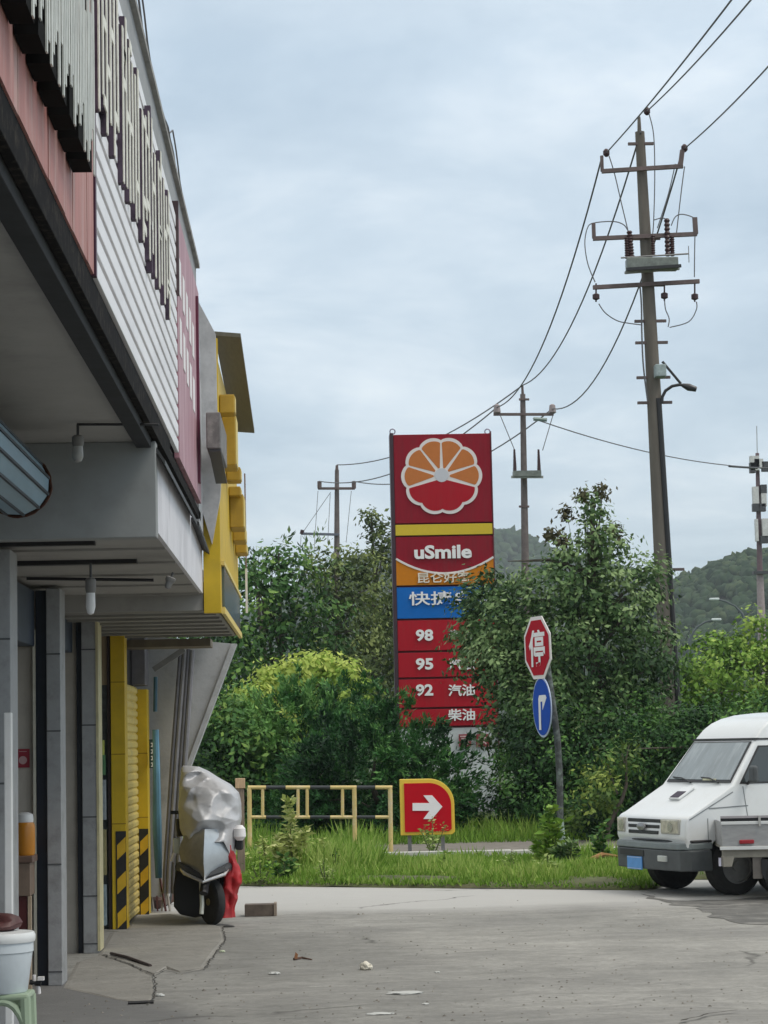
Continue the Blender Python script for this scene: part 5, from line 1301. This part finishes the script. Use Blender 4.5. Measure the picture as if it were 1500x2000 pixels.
st = MB().tube([G(217, 1869) + Vector((0, 0, .03)), G(250, 1877) + Vector((0, 0, .03)), G(294, 1891) + Vector((0, 0, .02))], .014, 6).build('iron_rod', mat('rusty_rod', (.08, .06, .055), .9)); tag(st, 'thin rusty iron rod lying on the broken ramp by the cream pillar', 'rod')
st = MB().tube([G(250, 1962) + Vector((0, 0, .012)), G(300, 1960) + Vector((0, 0, .012))], .013, 6).build('dark_stick', M_black); tag(st, 'short dark stick lying at the foot of the concrete apron', 'stick')
crumple(G(447, 1811), .03, .4, mat('dark_rubber_bit', (.05, .05, .05), .8), 'rubber_wedge', 'small dark wedge on the road in front of the scooter wheel', 'litter', 9, 1.8)

# grit and tiny stones on the road, one object nobody could count
mb = MB(); rg_ = random.Random(5)
for k in range(600):
    u, v = rg_.uniform(120, 1500), 1745 + 255 * rg_.random() ** .7
    c = G(u, v)
    if c.x < -1.85: continue
    r = rg_.uniform(.004, .012) * (1.8 if rg_.random() < .06 else 1)
    n = rg_.choice((5, 6)); a0 = rg_.uniform(0, 6)
    b0 = [(c.x + r * rg_.uniform(.7, 1.3) * math.cos(a0 + i * 6.283 / n), c.y + r * rg_.uniform(.7, 1.3) * math.sin(a0 + i * 6.283 / n), .001) for i in range(n)]
    mb.add(b0 + [(c.x, c.y, r * .8)], [(i, (i + 1) % n, n) for i in range(n)])
tag(mb.build('gravel', mat('road_grit', (.20, .185, .16), .9, var=.8, scale=2)), 'loose grit and tiny stones scattered over the road', 'grit', kind='stuff')
# ================================================================ VEGETATION
def leaf_mat(name, c0, c1, c2=None, rough=.55, trans=.16):
    m = bpy.data.materials.new(name); m.use_nodes = True
    t = m.node_tree; N = t.nodes.new; L = t.links.new; t.nodes.clear()
    at_ = N('ShaderNodeAttribute'); at_.attribute_name = 'tint'
    r = N('ShaderNodeValToRGB'); e = r.color_ramp.elements
    e[0].position = .0; e[0].color = (*c0, 1); e[1].position = 1; e[1].color = (*(c2 or c1), 1)
    q = e.new(.55); q.color = (*c1, 1)
    L(at_.outputs['Fac'], r.inputs[0])
    b = N('ShaderNodeBsdfPrincipled'); b.inputs['Roughness'].default_value = rough; b.inputs['Specular IOR Level'].default_value = .18
    L(r.outputs[0], b.inputs['Base Color'])
    tr_ = N('ShaderNodeBsdfTranslucent'); L(r.outputs[0], tr_.inputs['Color'])
    mx_ = N('ShaderNodeMixShader'); mx_.inputs[0].default_value = trans
    L(b.outputs[0], mx_.inputs[1]); L(tr_.outputs[0], mx_.inputs[2])
    o = N('ShaderNodeOutputMaterial'); L(mx_.outputs[0], o.inputs[0])
    return m
def unit(v): return v / np.maximum(np.linalg.norm(v, axis=1, keepdims=True), 1e-9)
def leaves_mesh(name, pos, axis, length, width, tint, m, parent=None, fold=.25, normal=None):
    """one folded leaf (two triangles pairs = one quad kite) per position"""
    n = len(pos)
    axis = unit(axis)
    side = unit(np.cross(axis, rng.normal(size=(n, 3)) if normal is None else normal))
    nor = np.cross(axis, side)
    L_ = length[:, None]; W_ = width[:, None]
    a = pos; b = pos + axis * L_ * .45 + side * W_ * .5 + nor * W_ * fold * .5; c = pos + axis * L_; d = pos + axis * L_ * .45 - side * W_ * .5 + nor * W_ * fold * .5
    v = np.stack([a, b, c, d], 1).reshape(-1, 3)
    me = bpy.data.meshes.new(name)
    me.vertices.add(n * 4); me.vertices.foreach_set('co', v.ravel().astype(np.float32))
    me.loops.add(n * 4); me.loops.foreach_set('vertex_index', np.arange(n * 4, dtype=np.int32))
    me.polygons.add(n); me.polygons.foreach_set('loop_start', np.arange(0, n * 4, 4, dtype=np.int32))
    try: me.polygons.foreach_set('loop_total', np.full(n, 4, dtype=np.int32))
    except Exception: pass
    me.update(calc_edges=True)
    at_ = me.attributes.new('tint', 'FLOAT', 'FACE'); at_.data.foreach_set('value', np.clip(tint, 0, 1).astype(np.float32))
    me.materials.append(m)
    o = bpy.data.objects.new(name, me); C.objects.link(o)
    if parent: put(o, parent)
    return o
def crown_points(blobs, dens, clump, per):
    """leaf clumps scattered through and over the blobs; returns clump centres, outward directions"""
    cs, ns = [], []
    for (c, r) in blobs:
        c = np.array(c); r = np.array(r)
        area = 4 * math.pi * ((r[0] * r[1]) ** 1.6 / 3 + (r[0] * r[2]) ** 1.6 / 3 + (r[1] * r[2]) ** 1.6 / 3) ** (1 / 1.6)
        k = max(6, int(dens * area / clump ** 2))
        d = unit(rng.normal(size=(k, 3)))
        # uneven outline: the radius changes with direction
        ph = rng.uniform(0, 6.28, 6)
        az = np.arctan2(d[:, 1], d[:, 0]); el = np.arcsin(d[:, 2])
        bump_ = 1 + .10 * np.sin(3 * az + ph[0] + 2 * el) + .08 * np.sin(5 * az - 3 * el + ph[1]) + .06 * np.sin(9 * el + 4 * az + ph[2])
        rad = (1 - .55 * rng.random(k) ** 2.2) * bump_ * rng.uniform(.93, 1.07, k)
        keep = c[2] + d[:, 2] * r[2] * rad > .05
        cs.append((c + d * r * rad[:, None])[keep]); ns.append(unit(d / r * r.mean())[keep])
    return np.concatenate(cs), np.concatenate(ns)
def foliage(name, blobs, m, leaf=.12, clump=.38, dens=.75, per=26, parent=None, aspect=.5, mode='broad', tint0=.45, tvar=.22, spread=.42):
    cc, nn = crown_points(blobs, dens * 1.25, clump, per)
    k = len(cc)
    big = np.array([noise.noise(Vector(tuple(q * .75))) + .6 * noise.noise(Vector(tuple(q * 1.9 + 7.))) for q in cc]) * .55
    ct = tint0 + rng.normal(size=k) * tvar * .8 + big + nn[:, 2] * .10  # random tone plus painted top light: clumps facing up get lighter
    idx = np.repeat(np.arange(k), per); n = len(idx)
    size = rng.uniform(.6, 1.35, k)[idx]
    if mode == 'broad':
        off = rng.normal(size=(n, 3)) * (clump * spread) * size[:, None] * np.array([1, 1, .75])
        pos = cc[idx] + off
        nr = unit(off) * .9 + nn[idx] * .5 + np.array([0, 0, .45]) + rng.normal(size=(n, 3)) * .40
        ax_ = np.cross(nr, rng.normal(size=(n, 3))) + np.array([0, 0, -.2])
    elif mode == 'spray':
        # twig-like sprays: leaves along a short arching shoot that grows outward and up
        t = rng.random(n)
        dirn = unit(nn + rng.normal(size=(k, 3)) * .45 + np.array([0, 0, .45]))[idx]
        L = (clump * 1.5) * size
        pos = cc[idx] + dirn * (t * L)[:, None] + np.array([0, 0, -1]) * (t ** 2 * L * .35)[:, None] + rng.normal(size=(n, 3)) * clump * .09
        ax_ = dirn * .9 + rng.normal(size=(n, 3)) * .5 + np.array([0, 0, -.15])
        nr = nn[idx] * .5 + np.array([0, 0, .8]) + rng.normal(size=(n, 3)) * .4
    ln = leaf * rng.uniform(.65, 1.25, n)
    ti = ct[idx] + rng.normal(size=n) * .12
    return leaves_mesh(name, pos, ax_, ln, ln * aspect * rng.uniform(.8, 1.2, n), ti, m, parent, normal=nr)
def blob(u, v, ru, rv, Y, depth=1.0):
    c = P(u, v, Y); return ((c.x, c.y, c.z), (ru * Y / F, max(ru, rv) * Y / F * depth, rv * Y / F))
M_bark = mat('tree_bark', (.09, .075, .06), .95, var=.35, scale=8, stretch=(1, 1, .3), bump=.6)
def tree(name, label, blobs, m, base, group=None, cat='tree', limbs=10, tr=.16, **k):
    b0 = Vector(base)
    t = thing(name, label, cat, b0, group)
    foliage('crown', blobs, m, parent=t, **k)
    top = max(blobs, key=lambda b: b[0][2] + b[1][2]); tc_ = Vector(top[0]) + Vector((0, 0, top[1][2] * .5))
    n = 7; pts = []
    for i in range(n + 1):
        w = i / n; p = b0.lerp(tc_, w); p.x += .25 * math.sin(w * 5 + b0.x) * w * (1 - w) * 2; pts.append(p)
    MB().tube(pts, [tr * (1.15 - 1.0 * i / n) for i in range(n + 1)], 9).build('trunk', M_bark, parent=t, smooth=True)
    mb = MB(); rr = random.Random(len(label))
    for i in range(limbs):
        c, r = rr.choice(blobs); w = rr.uniform(.2, .8)
        p = b0.lerp(tc_, w)
        e = Vector(c) + Vector((rr.uniform(-.8, .8) * r[0], rr.uniform(-.8, .8) * r[1], rr.uniform(-.3, .85) * r[2]))
        if e.z < p.z: e.z = p.z + .3
        md = p.lerp(e, .5) + Vector((0, 0, .15))
        if abs(e.x - p.x) > 2.2 * min(1, (tr / .16) ** 1.3): continue
        mb.tube([p, md, e], [tr * .32, tr * .18, tr * .05], 6)
    mb.build('limbs', M_bark, parent=t, smooth=True)
    return t

G_mid = leaf_mat('leaf_mid_green', (.012, .038, .012), (.060, .155, .036), (.24, .38, .085))
G_dark = leaf_mat('leaf_dark_green', (.008, .028, .010), (.034, .100, .024), (.13, .27, .055))
G_blue = leaf_mat('leaf_blue_green', (.009, .038, .014), (.042, .140, .034), (.17, .34, .09))
G_olive = leaf_mat('leaf_olive', (.022, .036, .012), (.080, .120, .034), (.24, .29, .09))
G_yel = leaf_mat('leaf_yellow_green', (.10, .19, .025), (.30, .46, .07), (.56, .64, .16), trans=.3)
G_grey = leaf_mat('leaf_grey_green', (.020, .052, .018), (.080, .155, .048), (.29, .40, .17), rough=.45)
G_lime = leaf_mat('leaf_lime', (.05, .12, .015), (.17, .31, .04), (.38, .50, .11))
G_grass = leaf_mat('grass_blades', (.07, .15, .018), (.19, .34, .045), (.40, .50, .14), rough=.7, trans=.25)
G_weed = leaf_mat('weed_leaves', (.09, .16, .03), (.24, .36, .08), (.48, .55, .22), rough=.6)
G_weedy = leaf_mat('pale_weed_leaves', (.20, .28, .06), (.42, .48, .15), (.62, .62, .30), rough=.6)
G_hill = leaf_mat('hill_canopy', (.014, .034, .016), (.030, .060, .026), (.062, .090, .038), rough=.9, trans=0)

# left wood
tree('broadleaf_tree', 'mid green leafy tree rising behind the far end of the shops', [blob(500, 1190, 85, 100, 62), blob(570, 1150, 60, 60, 63), blob(530, 1330, 110, 90, 62), blob(470, 1120, 40, 45, 62), blob(610, 1240, 75, 90, 63), blob(455, 1300, 60, 90, 61), blob(545, 1100, 45, 40, 63)], G_mid, (P(540, 1500, 62).x, 63, 0), 'trees beyond the verge', leaf=.20, clump=.6, per=22, dens=.85)
tree('broadleaf_tree', 'olive brown leafy tree left of the pylon below the farthest power pole', [blob(655, 1130, 50, 60, 74), blob(690, 1190, 60, 80, 75), blob(640, 1240, 60, 70, 74), blob(700, 1310, 80, 90, 74), blob(625, 1105, 25, 32, 74), blob(700, 1110, 35, 35, 75)], G_olive, (P(680, 1500, 74).x, 75, 0), 'trees beyond the verge', leaf=.20, clump=.6, per=22, dens=.85)
tree('slender_tree', 'taller thin pale tree immediately left of the pylon', [blob(735, 1038, 26, 30, 82), blob(752, 1090, 50, 50, 82), blob(740, 1170, 60, 80, 82), blob(735, 1290, 60, 90, 82), blob(790, 1280, 60, 150, 84), blob(725, 1015, 7, 12, 82)], G_olive, (P(750, 1500, 82).x, 83, 0), 'trees beyond the verge', leaf=.20, clump=.55, per=20, dens=.8, tint0=.55)
tree('broadleaf_tree', 'airy light tree with feathery tips at the corner of the yellow sign', [blob(520, 1085, 45, 25, 70), blob(495, 1110, 30, 50, 70), blob(600, 1110, 35, 28, 71)], G_grey, (P(530, 1500, 70).x, 71, 0), 'trees beyond the verge', leaf=.26, clump=.8, per=14, dens=.5, aspect=.35, mode='spray')
# yellow-green shrub topping
tree('flowering_shrub', 'bright yellow green shrub glowing above the dark rounded bush', [blob(548, 1320, 30, 27, 54), blob(588, 1306, 26, 24, 54), blob(640, 1306, 30, 22, 54.3), blob(678, 1326, 28, 26, 54), blob(712, 1362, 26, 30, 54), blob(500, 1362, 30, 26, 53.6), blob(610, 1400, 105, 62, 54.6)], G_yel, (P(620, 1600, 54).x, 54.5, 0), 'shrubs behind the railing', 'shrub', leaf=.17, clump=.42, per=40, dens=1.2, tint0=.74, limbs=8)
tree('broadleaf_shrub', 'mid green shrub behind the scooter cover beside the sloping wall', [blob(430, 1420, 70, 80, 49), blob(395, 1490, 60, 90, 48), blob(470, 1480, 70, 90, 48), blob(440, 1560, 100, 70, 48)], G_mid, (P(430, 1640, 49).x, 49.5, 0), 'shrubs behind the railing', 'shrub', leaf=.16, clump=.42, per=26, dens=.85, limbs=8, tint0=.5)
tree('conifer_bush', 'blue green rounded bush with feathery sprays behind the railing left half', [blob(605, 1500, 155, 142, 49, .7), blob(500, 1570, 75, 70, 48.5, .8)], G_blue, (P(570, 1640, 49).x, 49.5, 0), 'shrubs behind the railing', 'bush', leaf=.14, clump=.40, per=60, dens=2.3, aspect=.34, mode='spray', limbs=8, tr=.1, tint0=.62)
tree('conifer_bush', 'large dark green rounded bush covering the lower left of the pylon', [blob(735, 1545, 165, 145, 44, .7), blob(835, 1588, 62, 68, 44, .8), blob(600, 1600, 80, 50, 44, .8)], G_blue, (P(750, 1640, 44.5).x, 45, 0), 'shrubs behind the railing', 'bush', leaf=.13, clump=.38, per=60, dens=2.4, aspect=.34, mode='spray', limbs=8, tr=.1, tint0=.33)
# big tree on the right
tree('broadleaf_tree', 'big grey green tree with a pointed top that hides the right side of the pylon',
     [blob(1162, 1035, 30, 48, 46), blob(1160, 985, 17, 22, 46), blob(1120, 1085, 40, 32, 46), blob(1180, 1070, 45, 40, 46), blob(1150, 1150, 80, 60, 46), blob(1080, 1180, 80, 75, 46), blob(1210, 1180, 90, 65, 46), blob(1265, 1130, 45, 35, 46), blob(1150, 1280, 140, 110, 46), blob(1040, 1280, 110, 110, 46), blob(955, 1190, 60, 75, 47), blob(935, 1260, 55, 75, 47), blob(1250, 1290, 75, 100, 46), blob(1120, 1420, 160, 110, 46), blob(1020, 1390, 80, 100, 46.5), blob(962, 1310, 42, 55, 46.5), blob(985, 1240, 60, 70, 46.5), blob(925, 1165, 38, 38, 47), blob(985, 1145, 45, 40, 47)],
     G_grey, (P(1150, 1600, 46).x, 46.5, 0), 'trees beyond the verge', leaf=.135, clump=.36, per=30, dens=.64, limbs=30, tr=.2, spread=.5, tint0=.50, tvar=.24)
# loose shoots on that tree
tree('sapling', 'small bare-ish sapling tips sticking up left of the pointed tree top', [blob(1075, 1040, 12, 9, 46), blob(1092, 1056, 13, 10, 46), blob(1140, 968, 9, 12, 46), blob(1178, 955, 9, 13, 46), blob(1200, 1035, 16, 12, 46), blob(1105, 1000, 9, 12, 46)], leaf_mat('leaf_brown_tip', (.04, .03, .02), (.09, .08, .04), (.16, .17, .08)), (P(1130, 1600, 46).x, 46.4, 0), 'trees beyond the verge', 'sapling', leaf=.12, clump=.2, per=18, dens=.9, limbs=8, tr=.05)
tree('broadleaf_tree', 'dark leafy tree filling the gap between stop sign and tall pole', [blob(1080, 1480, 110, 110, 44.5), blob(1190, 1480, 110, 110, 45), blob(1030, 1530, 75, 90, 44.5), blob(1290, 1450, 90, 90, 45), blob(1150, 1570, 180, 70, 44)], G_dark, (P(1130, 1640, 45).x, 45.4, 0), 'trees beyond the verge', leaf=.115, clump=.38, per=40, dens=.85, limbs=14, tint0=.45)
tree('lime_tree', 'bright yellow green tree at the right edge below the phone mast', [blob(1470, 1260, 55, 55, 62), blob(1390, 1300, 60, 55, 62), blob(1345, 1330, 40, 60, 61), blob(1440, 1340, 90, 70, 61), blob(1540, 1300, 80, 100, 62)], G_lime, (P(1430, 1600, 62).x, 62.5, 0), 'trees beyond the verge', leaf=.18, clump=.5, per=26, dens=.85, limbs=14, tint0=.5)
tree('dark_hedge', 'tall dark green hedge behind the white van', [blob(1300, 1440, 90, 60, 42), blob(1420, 1420, 90, 50, 42), blob(1520, 1400, 90, 50, 42), blob(1250, 1520, 110, 90, 41.5), blob(1380, 1530, 140, 110, 41.5), blob(1530, 1500, 120, 110, 42), blob(1650, 1480, 110, 120, 42), blob(1200, 1590, 80, 60, 41)], G_dark, (P(1330, 1640, 42).x, 42.6, 0), None, 'hedge', leaf=.105, clump=.36, per=44, dens=.9, limbs=10, tint0=.5)
tree('yellow_tipped_shrub', 'low yellow tipped shrub between the signpost and the van', [blob(1170, 1500, 40, 30, 40.5), blob(1190, 1545, 55, 40, 40), blob(1230, 1480, 35, 50, 40.5), blob(1130, 1590, 45, 30, 40)], leaf_mat('leaf_dark_yellowish', (.03, .06, .015), (.10, .17, .035), (.26, .33, .07)), (P(1190, 1640, 40).x, 40.4, 0), None, 'shrub', leaf=.12, clump=.34, per=22, dens=.45, limbs=6, tr=.05, tint0=.5)
# trees beyond the frame edges, so that a step aside still meets a wood
tree('broadleaf_tree', 'dark leafy tree mostly hidden behind the shop canopy', [blob(380, 1230, 90, 110, 66), blob(330, 1350, 100, 130, 66), blob(420, 1400, 90, 110, 64)], G_dark, (P(380, 1500, 66).x, 66, 0), 'trees beyond the verge', leaf=.2, clump=.6, per=20, dens=.8)

# grass on the verge and beyond the far road
def grass(name, x0, x1, y0f, y1f, n, h0, h1, label, tm=.5, zb=.05, patch=1.):
    x = rng.uniform(x0, x1, n); t = rng.random(n)
    ya = y0f(x); yb_ = y1f(x); y = ya + (yb_ - ya) * t
    pn = np.array([noise.noise(Vector((float(a) * .9, float(b) * .9, 3.3))) for a, b in zip(x[:], y[:])])
    h = (h0 + (h1 - h0) * rng.random(n) ** 2) * (1 + patch * pn)
    keep = (h > .03); x, y, h, pn = x[keep], y[keep], h[keep], pn[keep]; n = len(x)
    pos = np.stack([x, y, np.full(n, zb) - .03], 1)
    ax_ = np.stack([rng.normal(size=n) * .42, rng.normal(size=n) * .42, np.ones(n)], 1)
    o = leaves_mesh(name, pos, ax_, h, np.full(n, .022) * rng.uniform(.6, 1.5, n), tm + rng.normal(size=n) * .2 + pn * .5, G_grass, fold=.2)
    tag(o, label, 'grass', kind='stuff'); return o
fe = lambda x: np.array([vy(float(a)) for a in x]) + .02
XV = G(1235, 1737).x
grass('grass', -3.5, XV + .5, fe, lambda x: x * 0 + k0 - .45, 84000, .05, .17, 'bright green tufty grass on the verge along the road edge', .52, patch=1.5)
grass('grass', XV - .3, 13, lambda x: fe(x) + .05, lambda x: x * 0 + k0 - .05, 22000, .05, .2, 'scrubby grass on the verge behind the van', .4)
grass('grass', -3.5, .9, lambda x: x * 0 + e0.y + 1.2 + .0 * x, lambda x: x * 0 + k0 + .3, 26000, .12, .40, 'taller grass growing round the foot of the railing', .55)
grass('grass', -6, 16, lambda x: x * 0 + k0 + 6.2, lambda x: x * 0 + k0 + 13, 60000, .12, .42, 'rank grass and weeds in front of the bushes beyond the far kerb', .45, zb=.0, patch=1.2)
grass('grass', -3, 9, lambda x: x * 0 + k0 - .5, lambda x: x * 0 + k0 + .02, 2600, .08, .2, 'uneven grass tufts leaning on the pale kerb stones', .6, patch=1.8)

def weed(name, base, H, W, m, label, n=500, leaf=.1, cat='plant', arch=.3):
    b0 = Vector(base); t = thing(name, label, cat, b0)
    rr = random.Random(int(H * 1000) + int(W * 100)); mb = MB(); pos = []; dirs = []
    ns = 5
    for i in range(ns):
        dx, dy = rr.uniform(-W, W) / 2, rr.uniform(-W, W) / 2; hh = H * (1 if i == 0 else rr.uniform(.35, .8))
        if i == 0: dx *= .2
        pts = [b0 + Vector((dx * (s / 5) ** .8, dy * (s / 5) ** .8, hh * s / 5)) for s in range(6)]
        mb.tube(pts, [.012, .011, .010, .008, .006, .003], 5)
        for k in range(n // ns):
            w = rr.random() ** .8; p = pts[0].lerp(pts[-1], w); j = min(int(w * 5), 4); p = pts[j].lerp(pts[j + 1], w * 5 - j)
            pos.append(p + Vector((rr.gauss(0, .03), rr.gauss(0, .03), rr.gauss(0, .02)))); a = rr.uniform(0, 6.28); dirs.append((math.cos(a), math.sin(a), rr.uniform(-.2, .7)))
    mb.build('stem', mat('weed_stem', (.10, .12, .05), .8), parent=t)
    n_ = len(pos); ln = leaf * rng.uniform(.5, 1.3, n_)
    leaves_mesh('foliage', np.array([tuple(p) for p in pos]), np.array(dirs), ln, ln * .42, .55 + rng.normal(size=n_) * .25, m, t)
    return t
weed('yellow_weed', (P(572, 1690, 31).x, 31, .05), 1.02, .42, G_weedy, 'tall pale yellow green weed standing in front of the railing', 1100, .12)
weed('low_weed', (P(525, 1690, 32).x, 32, .05), .48, .9, G_weedy, 'low spreading pale weed left of the tall yellow weed', 500, .1)
weed('low_weed', (P(620, 1685, 32.4).x, 32.4, .05), .45, .8, G_weedy, 'low spreading pale weed right of the tall yellow weed', 400, .1)
weed('leafy_weed', (P(1072, 1690, 32.5).x, 32.5, .05), .78, .35, G_lime, 'upright bright green weed beside the foot of the signpost', 420, .16)
weed('leafy_weed', (P(1115, 1700, 32).x, 32, .05), .36, .35, G_grey, 'small grey green plant at the foot of the leaning signpost', 260, .13)
weed('leafy_weed', (P(1180, 1690, 33).x, 33, .05), .55, .2, G_mid, 'thin dark green weed just left of the van', 160, .12)
weed('reedy_weed', (P(845, 1640, 36.6).x, 36.6, .0), .62, .5, G_weed, 'straggly dry weed in front of the arrow sign', 260, .07)
rw_ = random.Random(21)
for k in range(14):
    xx = rw_.uniform(-.9, 5.4); yy = rw_.uniform(29.2, 32.6)
    weed('verge_weed', (xx, yy, .04), rw_.uniform(.2, .42), rw_.uniform(.2, .5), rw_.choice((G_weed, G_lime, G_mid)), 'small low weed tuft growing in the verge grass', rw_.choice((120, 180, 240)), rw_.choice((.05, .08, .1)))['group'] = 'small weed tufts in the verge grass'
dl = MB(); p0 = G(1150, 1697); p1 = G(1205, 1690)
o = MB().tube([p0 + Vector((0, 0, .12)), (p0 + p1) / 2 + Vector((0, .1, .17)), p1 + Vector((0, 0, .13))], [.03, .035, .02], 7).build('dead_branch', mat('orange_brown_wood', (.26, .13, .04), .8, var=.3), smooth=True); tag(o, 'orange brown dead branch lying in the grass left of the van', 'branch')
# roof-top wires on the parapet
for (y, a0, lb) in ((12.2, 0, 'loop of loose wire sticking up over the near end of the parapet'), (15.4, 1, 'smaller loop of loose wire on the parapet above the pink board')):
    A1 = PX(300, 0, XF + .02); 
    pts = [Vector((XF - .02, y - .9 + i * .2, 5.96 + (.17 if a0 == 0 else .11) * math.sin(math.pi * i / 9) ** .6 * (1 + .15 * math.sin(i * 2.1)))) for i in range(10)]
    o = MB().tube(pts, .007, 5).tube([p + Vector((.03, .03, -.05 * (1 + math.sin(i)))) for i, p in enumerate(pts)], .006, 5).build('loose_wire', M_wire); tag(o, lb, 'wire')

# ================================================================ HILLS
def hill(name, label, prof, Y, depth, seed, crown, m, ncr):
    """prof: list of (u, v) of the skyline at Y+depth; slope falls towards the viewer"""
    Yt = Y + depth; us = [p[0] for p in prof]; zs = [P(p[0], p[1], Yt).z for p in prof]; xs = [P(p[0], p[1], Yt).x for p in prof]
    nx_, ny_ = 110, 26; vs = []
    X0, X1 = xs[0], xs[-1]
    def H(x): return float(np.interp(x, xs, zs))
    def surf(x, t):
        h = H(x) * (math.sin(t * math.pi / 2) ** 1.1 if t <= 1 else math.cos((t - 1) * math.pi / 2) ** .7)
        return h + (3.0 * noise.noise(Vector((x * .02 + seed, t * 4, 1))) if 0 < t < 1 else 0)
    for j in range(ny_ + 1):
        t = j / ny_ * 1.7
        for i in range(nx_ + 1):
            x = X0 + (X1 - X0) * i / nx_; vs.append((x, Y + depth * t, surf(x, t) - 1.5))
    mb = MB(); mb.add(vs, [(j * (nx_ + 1) + i, j * (nx_ + 1) + i + 1, (j + 1) * (nx_ + 1) + i + 1, (j + 1) * (nx_ + 1) + i) for j in range(ny_) for i in range(nx_)])
    tag(mb.build(name, mat('hill_undergrowth', (.03, .05, .025), 1, var=.3, scale=.05), smooth=True), kind='structure')
    # wood covering it: rough lumpy crowns, one object
    bm = bmesh.new(); bmesh.ops.create_icosphere(bm, subdivisions=2, radius=1)
    bv_ = np.array([tuple(v.co) for v in bm.verts]); bf = np.array([[v.index for v in f.verts] for f in bm.faces]); bm.free()
    n = ncr; px_ = rng.uniform(X0, X1, n); tt = rng.random(n) ** .8 * 1.08
    pz = np.array([surf(float(a), float(b)) for a, b in zip(px_, tt)])
    rad = crown * rng.uniform(.55, 1.3, n)
    nv, nf = len(bv_), len(bf)
    V = np.empty((n, nv, 3))
    for k in range(n):
        V[k] = bv_ * (1 + .32 * rng.normal(size=(nv, 1)) * .7) * rad[k] * np.array([1, 1, rng.uniform(.75, 1.15)]) + np.array([px_[k], Y + depth * tt[k], pz[k] + rad[k] * .1])
    Fc = (bf[None] + (np.arange(n) * nv)[:, None, None]).reshape(-1, 3)
    me = bpy.data.meshes.new('hill_forest'); me.vertices.add(n * nv); me.vertices.foreach_set('co', V.reshape(-1).astype(np.float32))
    me.loops.add(len(Fc) * 3); me.loops.foreach_set('vertex_index', Fc.ravel().astype(np.int32)); me.polygons.add(len(Fc)); me.polygons.foreach_set('loop_start', np.arange(0, len(Fc) * 3, 3, dtype=np.int32))
    me.update(calc_edges=True)
    a = me.attributes.new('tint', 'FLOAT', 'FACE'); a.data.foreach_set('value', np.clip(np.repeat(.45 + rng.normal(size=n) * .25, nf) + rng.normal(size=n * nf) * .12, 0, 1).astype(np.float32))
    me.materials.append(m); o = bpy.data.objects.new('hill_forest', me); C.objects.link(o); tag(o, label, 'wood', kind='stuff')
hill('hill', 'wooded green hillside at the right behind the phone mast', [(1150, 1330), (1240, 1200), (1300, 1158), (1330, 1140), (1370, 1122), (1420, 1106), (1470, 1098), (1540, 1088), (1700, 1060), (1900, 1030), (2300, 1120), (2700, 1400)], 420, 200, 1, 1.8, G_hill, 6000)
hill('hill', 'distant hazy wooded hill behind the pylon and slender pole', [(200, 1400), (500, 1210), (700, 1110), (850, 1068), (960, 1056), (1010, 1064), (1060, 1084), (1100, 1100), (1150, 1112), (1230, 1150), (1330, 1190), (1500, 1260), (1700, 1400)], 900, 350, 7, 3.6, G_hill, 4200)

# ================================================================ AIR
HZ = 0.00028
mb = MB().box((-1400, -60, -1.1), (1400, 1600, 170))
hz = mb.build('haze', None)
hm = bpy.data.materials.new('thin_haze'); hm.use_nodes = True; t = hm.node_tree; t.nodes.clear()
pv = t.nodes.new('ShaderNodeVolumePrincipled'); pv.inputs['Color'].default_value = (.80, .88, .95, 1); pv.inputs['Density'].default_value = HZ; pv.inputs['Anisotropy'].default_value = .2
oo = t.nodes.new('ShaderNodeOutputMaterial'); t.links.new(pv.outputs[0], oo.inputs['Volume'])
hz.data.materials.append(hm); tag(hz, 'thin even damp air over the whole place', 'haze', kind='stuff')
